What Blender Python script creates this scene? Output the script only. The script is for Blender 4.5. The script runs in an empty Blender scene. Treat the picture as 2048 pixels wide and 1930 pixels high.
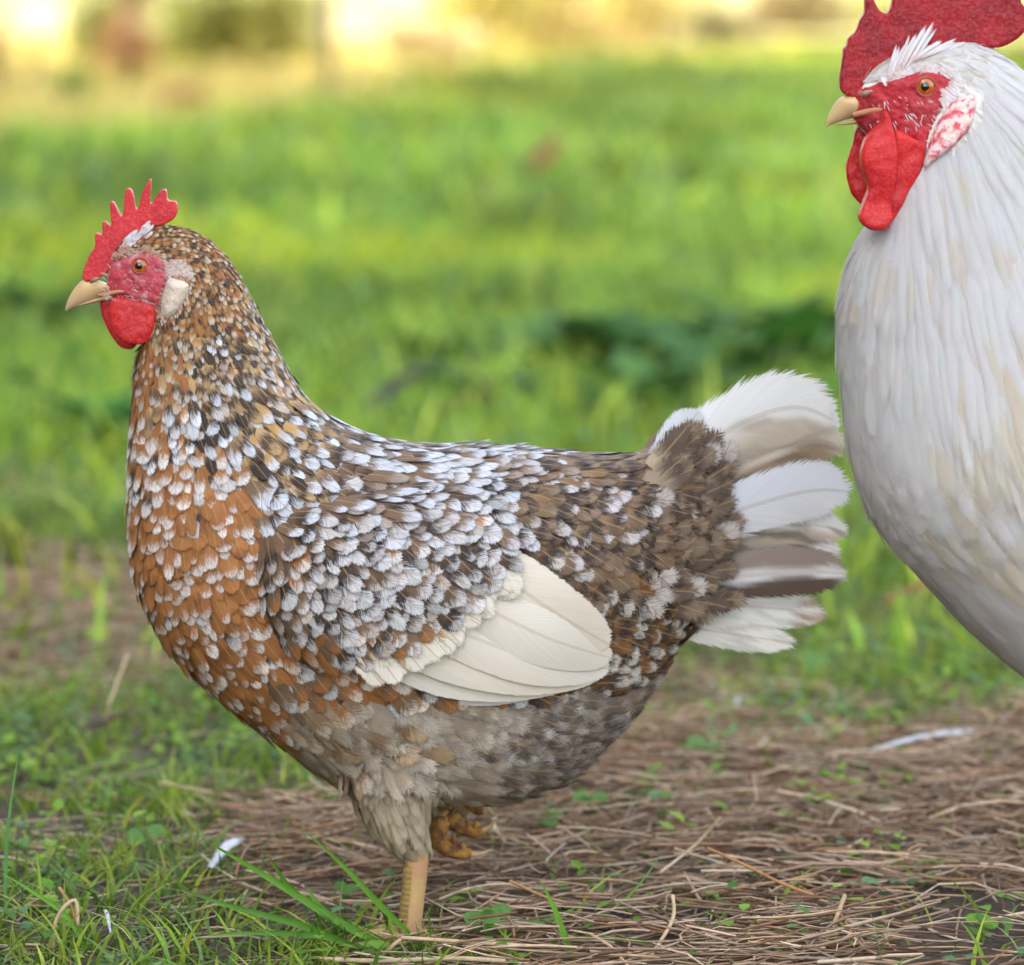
import bpy, math, random
import numpy as np
from mathutils import Vector, Matrix
from mathutils.bvhtree import BVHTree

rng = np.random.default_rng(11)
random.seed(11)
scene = bpy.context.scene
COL = scene.collection

# ------------------------------------------------------------------ camera
F = 8640.0                    # focal length in photograph pixels (2048 wide)
CAM = np.array([0.0, -2.4, 0.538])
PITCH = math.radians(6.77)
FWD = np.array([0, math.cos(PITCH), -math.sin(PITCH)])
UP = np.array([0, math.sin(PITCH), math.cos(PITCH)])
cd = bpy.data.cameras.new('camera')
cam = bpy.data.objects.new('camera', cd)
COL.objects.link(cam)
cam.location = CAM
cam.rotation_euler = (math.radians(90) - PITCH, 0, 0)
cd.sensor_width = 36.0
cd.lens = 36.0 * F / 2048.0
cd.clip_start = 0.05
cd.clip_end = 500
cd.dof.use_dof = True
cd.dof.focus_distance = 2.345
cd.dof.aperture_fstop = 7.1
scene.camera = cam

# ------------------------------------------------------------------ light
SUN_EL = math.radians(29)
SUN_H = (-0.80, -0.60)        # horizontal direction towards the sun
world = bpy.data.worlds.new('World')
scene.world = world
world.use_nodes = True
wn = world.node_tree
for n in list(wn.nodes):
    wn.nodes.remove(n)
wo = wn.nodes.new('ShaderNodeOutputWorld')
bg = wn.nodes.new('ShaderNodeBackground')
sky = wn.nodes.new('ShaderNodeTexSky')
sky.sky_type = 'NISHITA'
sky.sun_disc = False
sky.sun_elevation = SUN_EL
sky.sun_rotation = math.atan2(SUN_H[0], SUN_H[1])
sky.air_density = 1.0
sky.dust_density = 3.0
sky.ozone_density = 1.0
hs = wn.nodes.new('ShaderNodeHueSaturation')
hs.inputs['Saturation'].default_value = 0.5
wn.links.new(sky.outputs[0], hs.inputs['Color'])
wn.links.new(hs.outputs[0], bg.inputs['Color'])
bg.inputs['Strength'].default_value = 0.15
wn.links.new(bg.outputs[0], wo.inputs['Surface'])

sd = bpy.data.lights.new('sun', 'SUN')
sd.energy = 2.0
sd.angle = math.radians(0.5)
sd.color = (1.0, 0.90, 0.74)
sun = bpy.data.objects.new('sun', sd)
COL.objects.link(sun)
tosun = Vector((SUN_H[0]*math.cos(SUN_EL), SUN_H[1]*math.cos(SUN_EL), math.sin(SUN_EL)))
sun.rotation_euler = tosun.to_track_quat('Z', 'Y').to_euler()
sun.location = (-6, -6, 12)

vs = scene.view_settings
vs.view_transform = 'Standard'
vs.look = 'None'
vs.gamma = 1.0
vs.use_curve_mapping = False
vs.exposure = 2.64
scene.render.engine = 'CYCLES'
scene.cycles.transparent_max_bounces = 24
scene.cycles.max_bounces = 8
scene.cycles.use_denoising = True

# ------------------------------------------------------------------ projection helpers
def ray(px, py):
    return FWD + np.array([1, 0, 0])*((px-1024)/F) + UP*((965-py)/F)

def P(px, py, Y=0.0):
    d = ray(px, py)
    return CAM + d*((Y-CAM[1])/d[1])

def proj(pts):
    q = np.asarray(pts, float) - CAM
    z = q @ FWD
    return 1024 + F*q[..., 0]/z, 965 - F*(q @ UP)/z

MM = 0.001
PX = 1/3600.0                  # one photograph pixel in metres at the hen

# ------------------------------------------------------------------ object helpers
ORIGIN = {}

def root_empty(name, loc, label, cat, group=None):
    o = bpy.data.objects.new(name, None)
    COL.objects.link(o)
    o.location = loc
    o.empty_display_size = 0.05
    ORIGIN[o.name] = np.array(loc, float)
    tag(o, label, cat, group)
    return o

def tag(o, label=None, cat=None, group=None, kind=None):
    if label: o['label'] = label
    if cat: o['category'] = cat
    if group: o['group'] = group
    if kind: o['kind'] = kind
    return o

def origin_of(parent):
    o = np.zeros(3)
    while parent is not None:
        o = o + np.array(parent.location)
        parent = parent.parent
    return o

def mesh_obj(name, verts, faces, mat, parent=None, loc=None, smooth=True, attrs=None, uv=None):
    """world-space verts; the object sits at loc (world) or at its parent's origin"""
    verts = np.asarray(verts, float)
    po = origin_of(parent)
    l = np.array(loc, float) if loc is not None else po
    me = bpy.data.meshes.new(name)
    fill_mesh(me, verts - l, faces, smooth, attrs, uv)
    if mat: me.materials.append(mat)
    o = bpy.data.objects.new(name, me)
    COL.objects.link(o)
    o.parent = parent
    o.location = l - po
    return o

def fill_mesh(me, verts, faces, smooth=True, attrs=None, uv=None):
    if isinstance(faces, np.ndarray):
        nf, k = faces.shape
        me.vertices.add(len(verts))
        me.vertices.foreach_set('co', np.ascontiguousarray(verts, dtype=np.float32).ravel())
        me.loops.add(nf*k)
        me.loops.foreach_set('vertex_index', faces.astype(np.int32).ravel())
        me.polygons.add(nf)
        me.polygons.foreach_set('loop_start', np.arange(0, nf*k, k, dtype=np.int32))
        me.update(calc_edges=True)
    else:
        me.from_pydata([tuple(v) for v in verts], [], faces)
    me.polygons.foreach_set('use_smooth', np.full(len(me.polygons), smooth))
    if attrs:
        for k, a in attrs.items():
            a = np.asarray(a, np.float32)
            at = me.attributes.new(k, 'FLOAT_COLOR', 'POINT')
            at.data.foreach_set('color', a.ravel())
    if uv is not None:
        ul = me.uv_layers.new(name='fuv')
        li = np.zeros(len(me.loops), dtype=np.int32)
        me.loops.foreach_get('vertex_index', li)
        ul.data.foreach_set('uv', np.asarray(uv, np.float32)[li].ravel())
    me.update()

def catmull(pts, n, closed=False):
    pts = np.asarray(pts, float)
    m = len(pts)
    out = []
    segs = m if closed else m-1
    for i in range(segs):
        if closed:
            p0, p1, p2, p3 = pts[(i-1) % m], pts[i], pts[(i+1) % m], pts[(i+2) % m]
        else:
            p0, p1, p2, p3 = pts[max(i-1, 0)], pts[i], pts[i+1], pts[min(i+2, m-1)]
        for j in range(n):
            t = j/n
            out.append(0.5*((2*p1)+(-p0+p2)*t+(2*p0-5*p1+4*p2-p3)*t*t+(-p0+3*p1-3*p2+p3)*t**3))
    if not closed:
        out.append(pts[-1])
    return np.array(out)

def grid_faces(nr, nc, close=False):
    f = []
    for i in range(nr-1):
        for j in range(nc if close else nc-1):
            k = (j+1) % nc
            f.append((i*nc+j, i*nc+k, (i+1)*nc+k, (i+1)*nc+j))
    return np.array(f, dtype=np.int32)

def tube(path, radii, sides=10, sub=5, flat=1.0):
    """closed tapered tube; returns verts, faces(list)"""
    pr = catmull(np.column_stack([path, radii]), sub)
    c, r = pr[:, :3], pr[:, 3]
    n = len(c)
    tan = np.gradient(c, axis=0)
    tan /= np.linalg.norm(tan, axis=1)[:, None]+1e-12
    ref = np.array([0, 1.0, 0]) if abs(tan[:, 1]).max() < .9 else np.array([1.0, 0, 0])
    V = []
    for i in range(n):
        a = np.cross(tan[i], ref); a /= np.linalg.norm(a)+1e-12
        b = np.cross(tan[i], a)
        for k in range(sides):
            t = 2*math.pi*k/sides
            V.append(c[i]+r[i]*(a*math.cos(t)*flat+b*math.sin(t)))
    Fc = [tuple(q) for q in grid_faces(n, sides, True)]
    V.append(c[0]-tan[0]*r[0]*.5); V.append(c[-1]+tan[-1]*r[-1]*.6)
    s, e = n*sides, n*sides+1
    for k in range(sides):
        Fc.append((s, (k+1) % sides, k))
        Fc.append((e, (n-1)*sides+k, (n-1)*sides+(k+1) % sides))
    return np.array(V), Fc

def vnoise(x, y, seed=0):
    """smooth 2-d value noise in 0..1"""
    xi, yi = np.floor(x).astype(np.int64), np.floor(y).astype(np.int64)
    fx, fy = x-xi, y-yi
    fx, fy = fx*fx*(3-2*fx), fy*fy*(3-2*fy)
    def h(a, b):
        v = (a*374761393 + b*668265263 + seed*974634777) & 0x7fffffff
        v = ((v ^ (v >> 13))*1274126177) & 0x7fffffff
        return ((v ^ (v >> 16)) & 0xffff)/65535.0
    return (h(xi, yi)*(1-fx)+h(xi+1, yi)*fx)*(1-fy)+(h(xi, yi+1)*(1-fx)+h(xi+1, yi+1)*fx)*fy

def smooth01(a, b, x):
    t = np.clip((x-a)/(b-a), 0, 1)
    return t*t*(3-2*t)

# ------------------------------------------------------------------ materials
class NT:
    def __init__(self, name):
        self.mat = bpy.data.materials.new(name)
        self.mat.use_nodes = True
        self.t = self.mat.node_tree
        for n in list(self.t.nodes):
            self.t.nodes.remove(n)
        self.out = self.t.nodes.new('ShaderNodeOutputMaterial')
    def n(self, kind, **kw):
        nd = self.t.nodes.new('ShaderNode'+kind)
        for k, v in kw.items():
            setattr(nd, k, v)
        return nd
    def l(self, a, b):
        self.t.links.new(a, b)
    def val(self, sock, v):
        if isinstance(v, (int, float)):
            sock.default_value = v
        elif isinstance(v, tuple):
            sock.default_value = v if len(v) == 4 else (*v, 1) if sock.type == 'RGBA' else v
        else:
            self.l(v, sock)
    def math(self, op, a, b=0.0, c=None, clamp=False):
        m = self.n('Math', operation=op, use_clamp=clamp)
        self.val(m.inputs[0], a); self.val(m.inputs[1], b)
        if c is not None: self.val(m.inputs[2], c)
        return m.outputs[0]
    def mix(self, f, a, b, blend='MIX'):
        m = self.n('Mix', data_type='RGBA', blend_type=blend)
        self.val(m.inputs[0], f); self.val(m.inputs[6], a); self.val(m.inputs[7], b)
        return m.outputs[2]
    def maprange(self, v, a, b, c=0.0, d=1.0, smooth=True):
        m = self.n('MapRange', interpolation_type='SMOOTHSTEP' if smooth else 'LINEAR')
        self.val(m.inputs[0], v); self.val(m.inputs[1], a); self.val(m.inputs[2], b)
        self.val(m.inputs[3], c); self.val(m.inputs[4], d)
        return m.outputs[0]
    def noise(self, vec=None, scale=5.0, detail=3.0, rough=.55, out=0):
        m = self.n('TexNoise')
        m.inputs['Scale'].default_value = scale
        m.inputs['Detail'].default_value = detail
        m.inputs['Roughness'].default_value = rough
        if vec is not None: self.l(vec, m.inputs['Vector'])
        return m.outputs[out]
    def vec(self, x, y, z):
        c = self.n('CombineXYZ')
        self.val(c.inputs[0], x); self.val(c.inputs[1], y); self.val(c.inputs[2], z)
        return c.outputs[0]
    def bsdf(self, color, rough=.6, **kw):
        b = self.n('BsdfPrincipled')
        self.val(b.inputs['Base Color'], color)
        self.val(b.inputs['Roughness'], rough)
        for k, v in kw.items():
            self.val(b.inputs[k], v)
        return b
    def bump(self, h, strength=.3, dist=.001):
        b = self.n('Bump')
        b.inputs['Strength'].default_value = strength
        b.inputs['Distance'].default_value = dist
        self.l(h, b.inputs['Height'])
        return b.outputs[0]
    def done(self, shader):
        self.l(shader.outputs[0] if hasattr(shader, 'outputs') else shader, self.out.inputs['Surface'])
        return self.mat

def mat_feather(name, barbs=34.0, streak=.34, shaft=.5, transl=.12):
    m = NT(name)
    uv = m.n('UVMap', uv_map='fuv')
    s = m.n('SeparateXYZ'); m.l(uv.outputs[0], s.inputs[0])
    u, v = s.outputs[0], s.outputs[1]
    us = m.math('MULTIPLY_ADD', u, 2.0, -1.0)
    ua = m.math('ABSOLUTE', us)
    sg = m.math('SIGN', us)
    cb = m.n('Attribute', attribute_name='cb'); cm = m.n('Attribute', attribute_name='cm'); ct = m.n('Attribute', attribute_name='ct')
    rnd, tip, fray = cb.outputs['Alpha'], cm.outputs['Alpha'], ct.outputs['Alpha']
    barb = m.math('MULTIPLY_ADD', ua, -0.38, v)
    side = m.math('MULTIPLY_ADD', sg, 3.3, m.math('MULTIPLY', rnd, 57.0))
    nv = m.vec(m.math('MULTIPLY', barb, barbs), side, m.math('MULTIPLY', ua, .9))
    n1 = m.noise(nv, 1.0, 2.0, .7)
    nv2 = m.vec(m.math('MULTIPLY', barb, barbs*3.2), side, m.math('MULTIPLY', ua, .7))
    n2 = m.noise(nv2, 1.0, 1.0, .5)
    nv3 = m.vec(m.math('MULTIPLY', us, 1.7), m.math('MULTIPLY', v, 3.0), side)
    n3 = m.noise(nv3, 1.6, 3.0, .6)
    # outline: rounded tip, frayed barbs
    tv = m.math('MULTIPLY', m.math('MAXIMUM', m.math('SUBTRACT', v, .58), 0.0), 1/.42)
    r = m.math('SQRT', m.math('ADD', m.math('MULTIPLY', ua, ua), m.math('MULTIPLY', tv, tv)))
    cut = m.math('MULTIPLY', fray, m.math('MULTIPLY_ADD', n1, 1.5, m.math('MULTIPLY_ADD', n2, .9, -.75)))
    alpha = m.math('LESS_THAN', r, m.math('SUBTRACT', 1.0, m.math('MAXIMUM', cut, 0.0)))
    # colour zones along the feather
    vw = m.math('ADD', m.math('ADD', m.math('MULTIPLY_ADD', n2, .20, -.10), m.math('MULTIPLY_ADD', n1, .40, m.math('MULTIPLY_ADD', n3, .46, -.43))), m.math('MULTIPLY_ADD', m.math('MULTIPLY', ua, ua), -.06, v))
    ft = m.maprange(vw, m.math('SUBTRACT', tip, .15), m.math('ADD', tip, .14))
    fm = m.maprange(vw, m.math('SUBTRACT', tip, .46), m.math('SUBTRACT', tip, .14))
    col = m.mix(fm, cb.outputs['Color'], cm.outputs['Color'])
    col = m.mix(m.math('MULTIPLY', ft, m.maprange(n2, .30, .52, .42, 1.0)), col, ct.outputs['Color'])
    sh = m.math('MULTIPLY', m.math('LESS_THAN', ua, m.math('MULTIPLY_ADD', v, -.05, .085)), shaft)
    col = m.mix(sh, col, (.42, .27, .12))
    br = m.math('MULTIPLY_ADD', n2, streak*1.2, m.math('MULTIPLY_ADD', n1, streak, 1.0-streak*1.15))
    col = m.mix(1.0, col, m.vec(br, br, br), 'MULTIPLY')
    b = m.bsdf(col, .62, **{'Specular IOR Level': .25})
    m.l(m.bump(n2, .35, .0006), b.inputs['Normal'])
    tl = m.n('BsdfTranslucent'); m.l(col, tl.inputs['Color'])
    mx = m.n('MixShader'); mx.inputs[0].default_value = transl
    m.l(b.outputs[0], mx.inputs[1]); m.l(tl.outputs[0], mx.inputs[2])
    tr = m.n('BsdfTransparent')
    m2 = m.n('MixShader'); m.l(alpha, m2.inputs[0]); m.l(tr.outputs[0], m2.inputs[1]); m.l(mx.outputs[0], m2.inputs[2])
    return m.done(m2)

def mat_flesh(name, c1, c2, bump_scale=900, bump=.5, rough=.55, white=None, wscale=60, sss=.25, wthr=(.55, .7)):
    m = NT(name)
    tc = m.n('TexCoord').outputs['Object']
    sss *= .5
    n1 = m.noise(tc, 70, 4); n2 = m.noise(tc, bump_scale, 2); n0 = m.noise(tc, 28, 3)
    col = m.mix(m.maprange(n1, .35, .65), c1, c2)
    col = m.mix(m.maprange(n0, .4, .7, 0, .45), col, (c1[0]*.72, c1[1]*.8, c1[2]*1.1))
    col = m.mix(m.maprange(n2, .42, .75, 0, .5), col, (c1[0]*1.1+.06, c1[1]+.06, c1[2]+.06))
    if white:
        n3 = m.noise(tc, wscale, 5, .6)
        col = m.mix(m.maprange(n3, *wthr), col, white)
    b = m.bsdf(col, rough, **{'Subsurface Weight': sss, 'Subsurface Scale': .003, 'Specular IOR Level': .28})
    b.inputs['Subsurface Radius'].default_value = (1, .25, .15)
    m.l(m.bump(m.math('ADD', n2, m.math('MULTIPLY', n1, .8)), bump, .0008), b.inputs['Normal'])
    return m.done(b)

def mat_plain(name, c1, c2=None, scale=40, rough=.5, bump=.2, bscale=300, **kw):
    m = NT(name)
    tc = m.n('TexCoord').outputs['Object']
    n1 = m.noise(tc, scale, 4)
    col = m.mix(m.maprange(n1, .3, .7), c1, c2 or c1)
    b = m.bsdf(col, rough, **kw)
    n2 = m.noise(tc, bscale, 3)
    m.l(m.bump(n2, bump, .0006), b.inputs['Normal'])
    return m.done(b)

def mat_attr(name, rough=.6, transl=.0, mul=1.0, nscale=200, streak=.2):
    """colour from the point attribute cb"""
    m = NT(name)
    a = m.n('Attribute', attribute_name='cb')
    tc = m.n('TexCoord').outputs['Object']
    n1 = m.noise(tc, nscale, 3)
    k = m.maprange(n1, .2, .8, 1-streak, 1+streak, False)
    col = m.mix(1.0, a.outputs['Color'], m.vec(k, k, k), 'MULTIPLY')
    b = m.bsdf(col, rough, **{'Specular IOR Level': .3})
    if transl:
        tl = m.n('BsdfTranslucent'); m.l(col, tl.inputs['Color'])
        mx = m.n('MixShader'); mx.inputs[0].default_value = transl
        m.l(b.outputs[0], mx.inputs[1]); m.l(tl.outputs[0], mx.inputs[2])
        return m.done(mx)
    return m.done(b)

M_FEATHER = mat_feather('feather_barbs')
M_SILK = mat_feather('silky_white_barbs', barbs=70.0, streak=.06, shaft=.03, transl=.5)
M_LONGF = mat_feather('long_feather_barbs', barbs=70.0, streak=.17, shaft=.28)
M_SKINBASE = mat_plain('down_underlayer', (.16, .11, .07), (.26, .2, .14), 60, .9)
M_WHITEBASE = mat_plain('white_down', (.72, .68, .60), (.78, .76, .72), 60, .9)
M_COMB = mat_flesh('hen_comb_skin', (.60, .030, .034), (.46, .014, .020), 620, .45, .42)
M_COMBR = mat_flesh('rooster_comb_skin', (.34, .006, .012), (.22, .005, .012), 520, .5, .42)
M_FACE = mat_flesh('red_face_skin', (.50, .05, .065), (.44, .09, .10), 500, .8, .6, (.58, .34, .34), 150, .2, (.50, .74))
M_FACER = mat_flesh('rooster_face_skin', (.42, .015, .022), (.36, .03, .04), 420, .9, .6, (.50, .25, .25), 110, .2, (.60, .80))
M_WATTLE = mat_flesh('wattle_skin', (.56, .018, .018), (.44, .010, .014), 700, .35, .40)
M_LOBE = mat_flesh('cream_earlobe_skin', (.64, .54, .36), (.60, .48, .40), 500, 1.0, .6, (.60, .42, .36), 150, .12, (.62, .80))
M_LOBER = mat_flesh('mottled_earlobe_skin', (.70, .58, .50), (.66, .52, .48), 400, .8, .6, (.56, .07, .10), 210, .15, (.44, .60))
M_BEAK = mat_plain('horn_beak', (.60, .40, .17), (.50, .34, .20), 70, .35, .15, 400)
M_GAPE = mat_plain('beak_corner_skin', (.52, .27, .13), (.50, .20, .11), 90, .5)
M_BEAKD = mat_plain('beak_dark_horn', (.25, .14, .10), (.35, .22, .15), 120, .4)
M_IRIS = mat_plain('orange_iris', (.52, .14, .008), (.30, .06, .005), 500, .15, .05, **{'Coat Weight': 1.0})
M_PUPIL = mat_plain('black_pupil', (.004, .004, .004), None, 50, .06, .0, **{'Coat Weight': 1.0})
M_LID = mat_flesh('eyelid_skin', (.32, .05, .04), (.38, .10, .06), 900, .5)
M_SHANK = mat_plain('yellow_leg_scales', (.50, .35, .11), (.46, .25, .13), 75, .5, .6, 260)
M_TOE = mat_plain('brown_foot_pads', (.36, .18, .03), (.11, .04, .015), 190, .85, 1.0, 420)
M_SCUTE = mat_plain('leg_scute', (.44, .31, .10), (.38, .24, .10), 160, .5, .5, 260)
M_CLAW = mat_plain('horn_claw', (.35, .22, .10), (.45, .30, .15), 100, .4)

# ------------------------------------------------------------------ feather construction
NR, NC = 8, 5
def feather_template(base_w=.55):
    V, U = [], []
    for i in range(NR):
        v = i/(NR-1)
        v = 1-(1-v)**1.35
        w = base_w+(1-base_w)*min(1, v/.45)
        if v > .58:
            w = math.sqrt(max(0, 1-((v-.58)/.42)**2))
            w = max(w, .10)
        for j in range(NC):
            s = -1+2*j/(NC-1)
            x = s*w
            z = -.07*v*v
            V.append((x, v, z)); U.append(((x+1)/2, v))
    return np.array(V), np.array(U)
FT_V, FT_U = feather_template()
FT_F = grid_faces(NR, NC)

class Plumage:
    """feathers collected for one bird: the largest as parts of their own, the rest joined"""
    def __init__(self):
        self.items = []        # (pos, across, along, normal, halfw, length, colours, score)
    def add(self, pos, along, nrm, hw, L, cols, score):
        across = np.cross(along, nrm)
        across /= np.linalg.norm(across)+1e-12
        nrm = np.cross(across, along)
        self.items.append((pos, across, along, nrm, hw, L, cols, score))
    def build(self, parent, mat, n_single, stuff_name, single_name='feather', stuff_label=None):
        items = self.items
        order = sorted(range(len(items)), key=lambda i: -items[i][7])
        single = order[:n_single]
        rest = order[n_single:]
        po = origin_of(parent)
        # shared meshes for the single ones, grouped by rounded colour style
        cache = {}
        for i in single:
            pos, ac, al, nr, hw, L, cols, sc = items[i]
            ratio = round(L/hw)
            key = (cols['key'], ratio)
            if key not in cache:
                me = bpy.data.meshes.new(single_name)
                n = len(FT_V)
                FV = FT_V.copy(); FV[:, 2] -= .13*FV[:, 0]**2/ratio
                fill_mesh(me, FV, FT_F, True, {k: np.tile(cols[k], (n, 1)) for k in ('cb', 'cm', 'ct')}, FT_U)
                me.materials.append(mat)
                cache[key] = me
            o = bpy.data.objects.new(single_name, cache[key])
            COL.objects.link(o)
            o.parent = parent
            m = Matrix.Identity(4)
            for r in range(3):
                m[r][0] = ac[r]*hw; m[r][1] = al[r]*L; m[r][2] = nr[r]*L; m[r][3] = pos[r]-po[r]
            o.matrix_local = m
        if rest:
            n = len(FT_V)
            pos = np.array([items[i][0] for i in rest]); ac = np.array([items[i][1]*items[i][4] for i in rest])
            al = np.array([items[i][2]*items[i][5] for i in rest]); nr = np.array([items[i][3]*items[i][5] for i in rest])
            V = pos[:, None]+FT_V[None, :, 0:1]*ac[:, None]+FT_V[None, :, 1:2]*al[:, None]+FT_V[None, :, 2:3]*nr[:, None]
            hwl = np.array([items[i][4]/items[i][5] for i in rest])
            V = V-(.13*FT_V[None, :, 0:1]**2*hwl[:, None, None])*nr[:, None]
            Fc = (FT_F[None]+(np.arange(len(rest))*n)[:, None, None]).reshape(-1, 4)
            at = {k: np.repeat(np.array([items[i][6][k] for i in rest]), n, axis=0) for k in ('cb', 'cm', 'ct')}
            at['cb'][:, 3] = np.repeat(rng.random(len(rest)), n)
            o = mesh_obj(stuff_name, V.reshape(-1, 3), Fc, mat, parent, None, True, at, np.tile(FT_U, (len(rest), 1)))
            o['kind'] = 'stuff'
            if stuff_label: o['label'] = stuff_label

def long_feather(name, path, hws, parent, mat, colfn, normal=(0, -1, 0), rows=16, cols=9, fray=.3, cup=.12, rnd=None):
    """a big feather along a world path; colfn(u,v)->(r,g,b); its vane lies across the normal"""
    c = catmull(path, 8)
    h = catmull(np.column_stack([hws, hws]), 8)[:, 0]
    idx = np.linspace(0, len(c)-1, rows)
    c = np.column_stack([np.interp(idx, np.arange(len(c)), c[:, k]) for k in range(3)])
    h = np.interp(idx, np.arange(len(h)), h)
    tan = np.gradient(c, axis=0); tan /= np.linalg.norm(tan, axis=1)[:, None]
    nrm = np.array(normal, float); nrm /= np.linalg.norm(nrm)
    V, U, cb = [], [], []
    rr = rng.random() if rnd is None else rnd
    for i in range(rows):
        v = i/(rows-1)
        a = np.cross(tan[i], nrm); a /= np.linalg.norm(a)
        w = 1.0
        if v > .58: w = max(.12, math.sqrt(max(0, 1-((v-.58)/.42)**2)))
        for j in range(cols):
            s = (-1+2*j/(cols-1))*w
            p = c[i]+a*s*h[i]-nrm*cup*h[i]*s*s
            V.append(p); U.append(((s+1)/2, v))
            cb.append((*colfn(s, v), rr))
    cb = np.array(cb)
    cm = cb.copy(); cm[:, 3] = 5.0
    ct = cb.copy(); ct[:, 3] = fray
    return mesh_obj(name, np.array(V), grid_faces(rows, cols), mat, parent, None, True, {'cb': cb, 'cm': cm, 'ct': ct}, np.array(U))

# ------------------------------------------------------------------ bird body surfaces
def loft(stations, Yc, sub=4, nth=40, power=2.25):
    st = catmull(np.array(stations, float), sub)
    V = []
    for tx, ty, bx, by, w in st:
        T, B = P(tx, ty, Yc), P(bx, by, Yc)
        c, a = (T+B)/2, (T-B)/2
        for k in range(nth):
            th = 2*math.pi*k/nth
            co, si = math.cos(th), math.sin(th)
            co = math.copysign(abs(co)**(2/power), co); si = math.copysign(abs(si)**(2/power), si)
            V.append(c+a*co+np.array([0, -max(w, 3)*PX*si, 0]))
    n = len(st)
    Fc = [tuple(q) for q in grid_faces(n, nth, True)]
    V = np.array(V)
    c0, c1 = V[:nth].mean(0), V[-nth:].mean(0)
    V = np.vstack([V, c0, c1])
    for k in range(nth):
        Fc.append((n*nth, (k+1) % nth, k)); Fc.append((n*nth+1, (n-1)*nth+k, (n-1)*nth+(k+1) % nth))
    return V, outward(V, Fc)

def outward(V, Fc):
    """faces turned so that the closed surface has positive volume"""
    T = tris(V, Fc)
    vol = np.einsum('ij,ij->i', V[T[:, 0]], np.cross(V[T[:, 1]], V[T[:, 2]])).sum()
    return Fc if vol > 0 else [tuple(reversed(f)) for f in Fc]

def toward_camera(V, Fc):
    T = tris(V, Fc)
    ny = np.cross(V[T[:, 1]]-V[T[:, 0]], V[T[:, 2]]-V[T[:, 0]])[:, 1].sum()
    return Fc if ny < 0 else [tuple(reversed(f)) for f in Fc]

def join(parts):
    V, Fc, o = [], [], 0
    for v, f in parts:
        V.append(v); Fc += [tuple(int(i)+o for i in q) for q in f]; o += len(v)
    return np.vstack(V), Fc

def tris(V, Fc):
    T = []
    for f in Fc:
        for i in range(1, len(f)-1):
            T.append((f[0], f[i], f[i+1]))
    return np.array(T)

def in_poly(x, y, poly):
    x = np.asarray(x, float); y = np.asarray(y, float)
    inside = np.zeros(x.shape, bool)
    n = len(poly)
    for i in range(n):
        x1, y1 = poly[i]; x2, y2 = poly[(i+1) % n]
        c = ((y1 > y) != (y2 > y)) & (x < (x2-x1)*(y-y1)/((y2-y1) or 1e-9)+x1)
        inside ^= c
    return inside

def poly_dist(x, y, poly):
    d = np.full(np.shape(x), 1e9)
    n = len(poly)
    for i in range(n):
        ax, ay = poly[i]; bx, by = poly[(i+1) % n]
        t = np.clip(((x-ax)*(bx-ax)+(y-ay)*(by-ay))/((bx-ax)**2+(by-ay)**2+1e-9), 0, 1)
        d = np.minimum(d, np.hypot(x-ax-t*(bx-ax), y-ay-t*(by-ay)))
    return d

def patch(poly, bvh, Yc, offset, falloff, step, sink=.002):
    """a sheet that follows the body surface inside a traced outline, raised by offset"""
    poly = np.asarray(poly, float)
    x0, y0 = poly.min(0)-step; x1, y1 = poly.max(0)+step
    nx, ny = int((x1-x0)/step)+2, int((y1-y0)/step)+2
    gx, gy = np.meshgrid(x0+np.arange(nx)*step, y0+np.arange(ny)*step)
    ins = in_poly(gx, gy, poly)
    dd = poly_dist(gx, gy, poly)
    idx = -np.ones(gx.shape, int); V = []
    for i in range(ny):
        for j in range(nx):
            if not ins[i, j]: continue
            d = Vector(ray(gx[i, j], gy[i, j])).normalized()
            hit = bvh.ray_cast(Vector(CAM), d)
            if hit[0] is None: continue
            k = min(1, dd[i, j]/falloff); k = math.sqrt(1-(1-k)**2)
            idx[i, j] = len(V)
            V.append(np.array(hit[0])-np.array(d)*(k*(offset+sink)-sink))
    Fc = []
    for i in range(ny-1):
        for j in range(nx-1):
            q = (idx[i, j], idx[i+1, j], idx[i+1, j+1], idx[i, j+1])
            if min(q) >= 0: Fc.append(q)
    V = np.array(V)
    return V, toward_camera(V, Fc)

def mirrored(V, Yc):
    V = np.array(V); V[:, 1] = 2*Yc-V[:, 1]
    return V

def mirror_faces(Fc):
    return [tuple(reversed(f)) for f in Fc]

class FlowField:
    def __init__(self, pts):
        a = np.array(pts, float)
        self.xy = a[:, :2]; ang = np.radians(a[:, 2])
        self.d = np.column_stack([np.cos(ang), -np.sin(ang)])
    def __call__(self, x, y):
        w = 1/(np.hypot(self.xy[:, 0]-x, self.xy[:, 1]-y)**3+500)
        d = (self.d*w[:, None]).sum(0)
        return d/np.linalg.norm(d)

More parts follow.
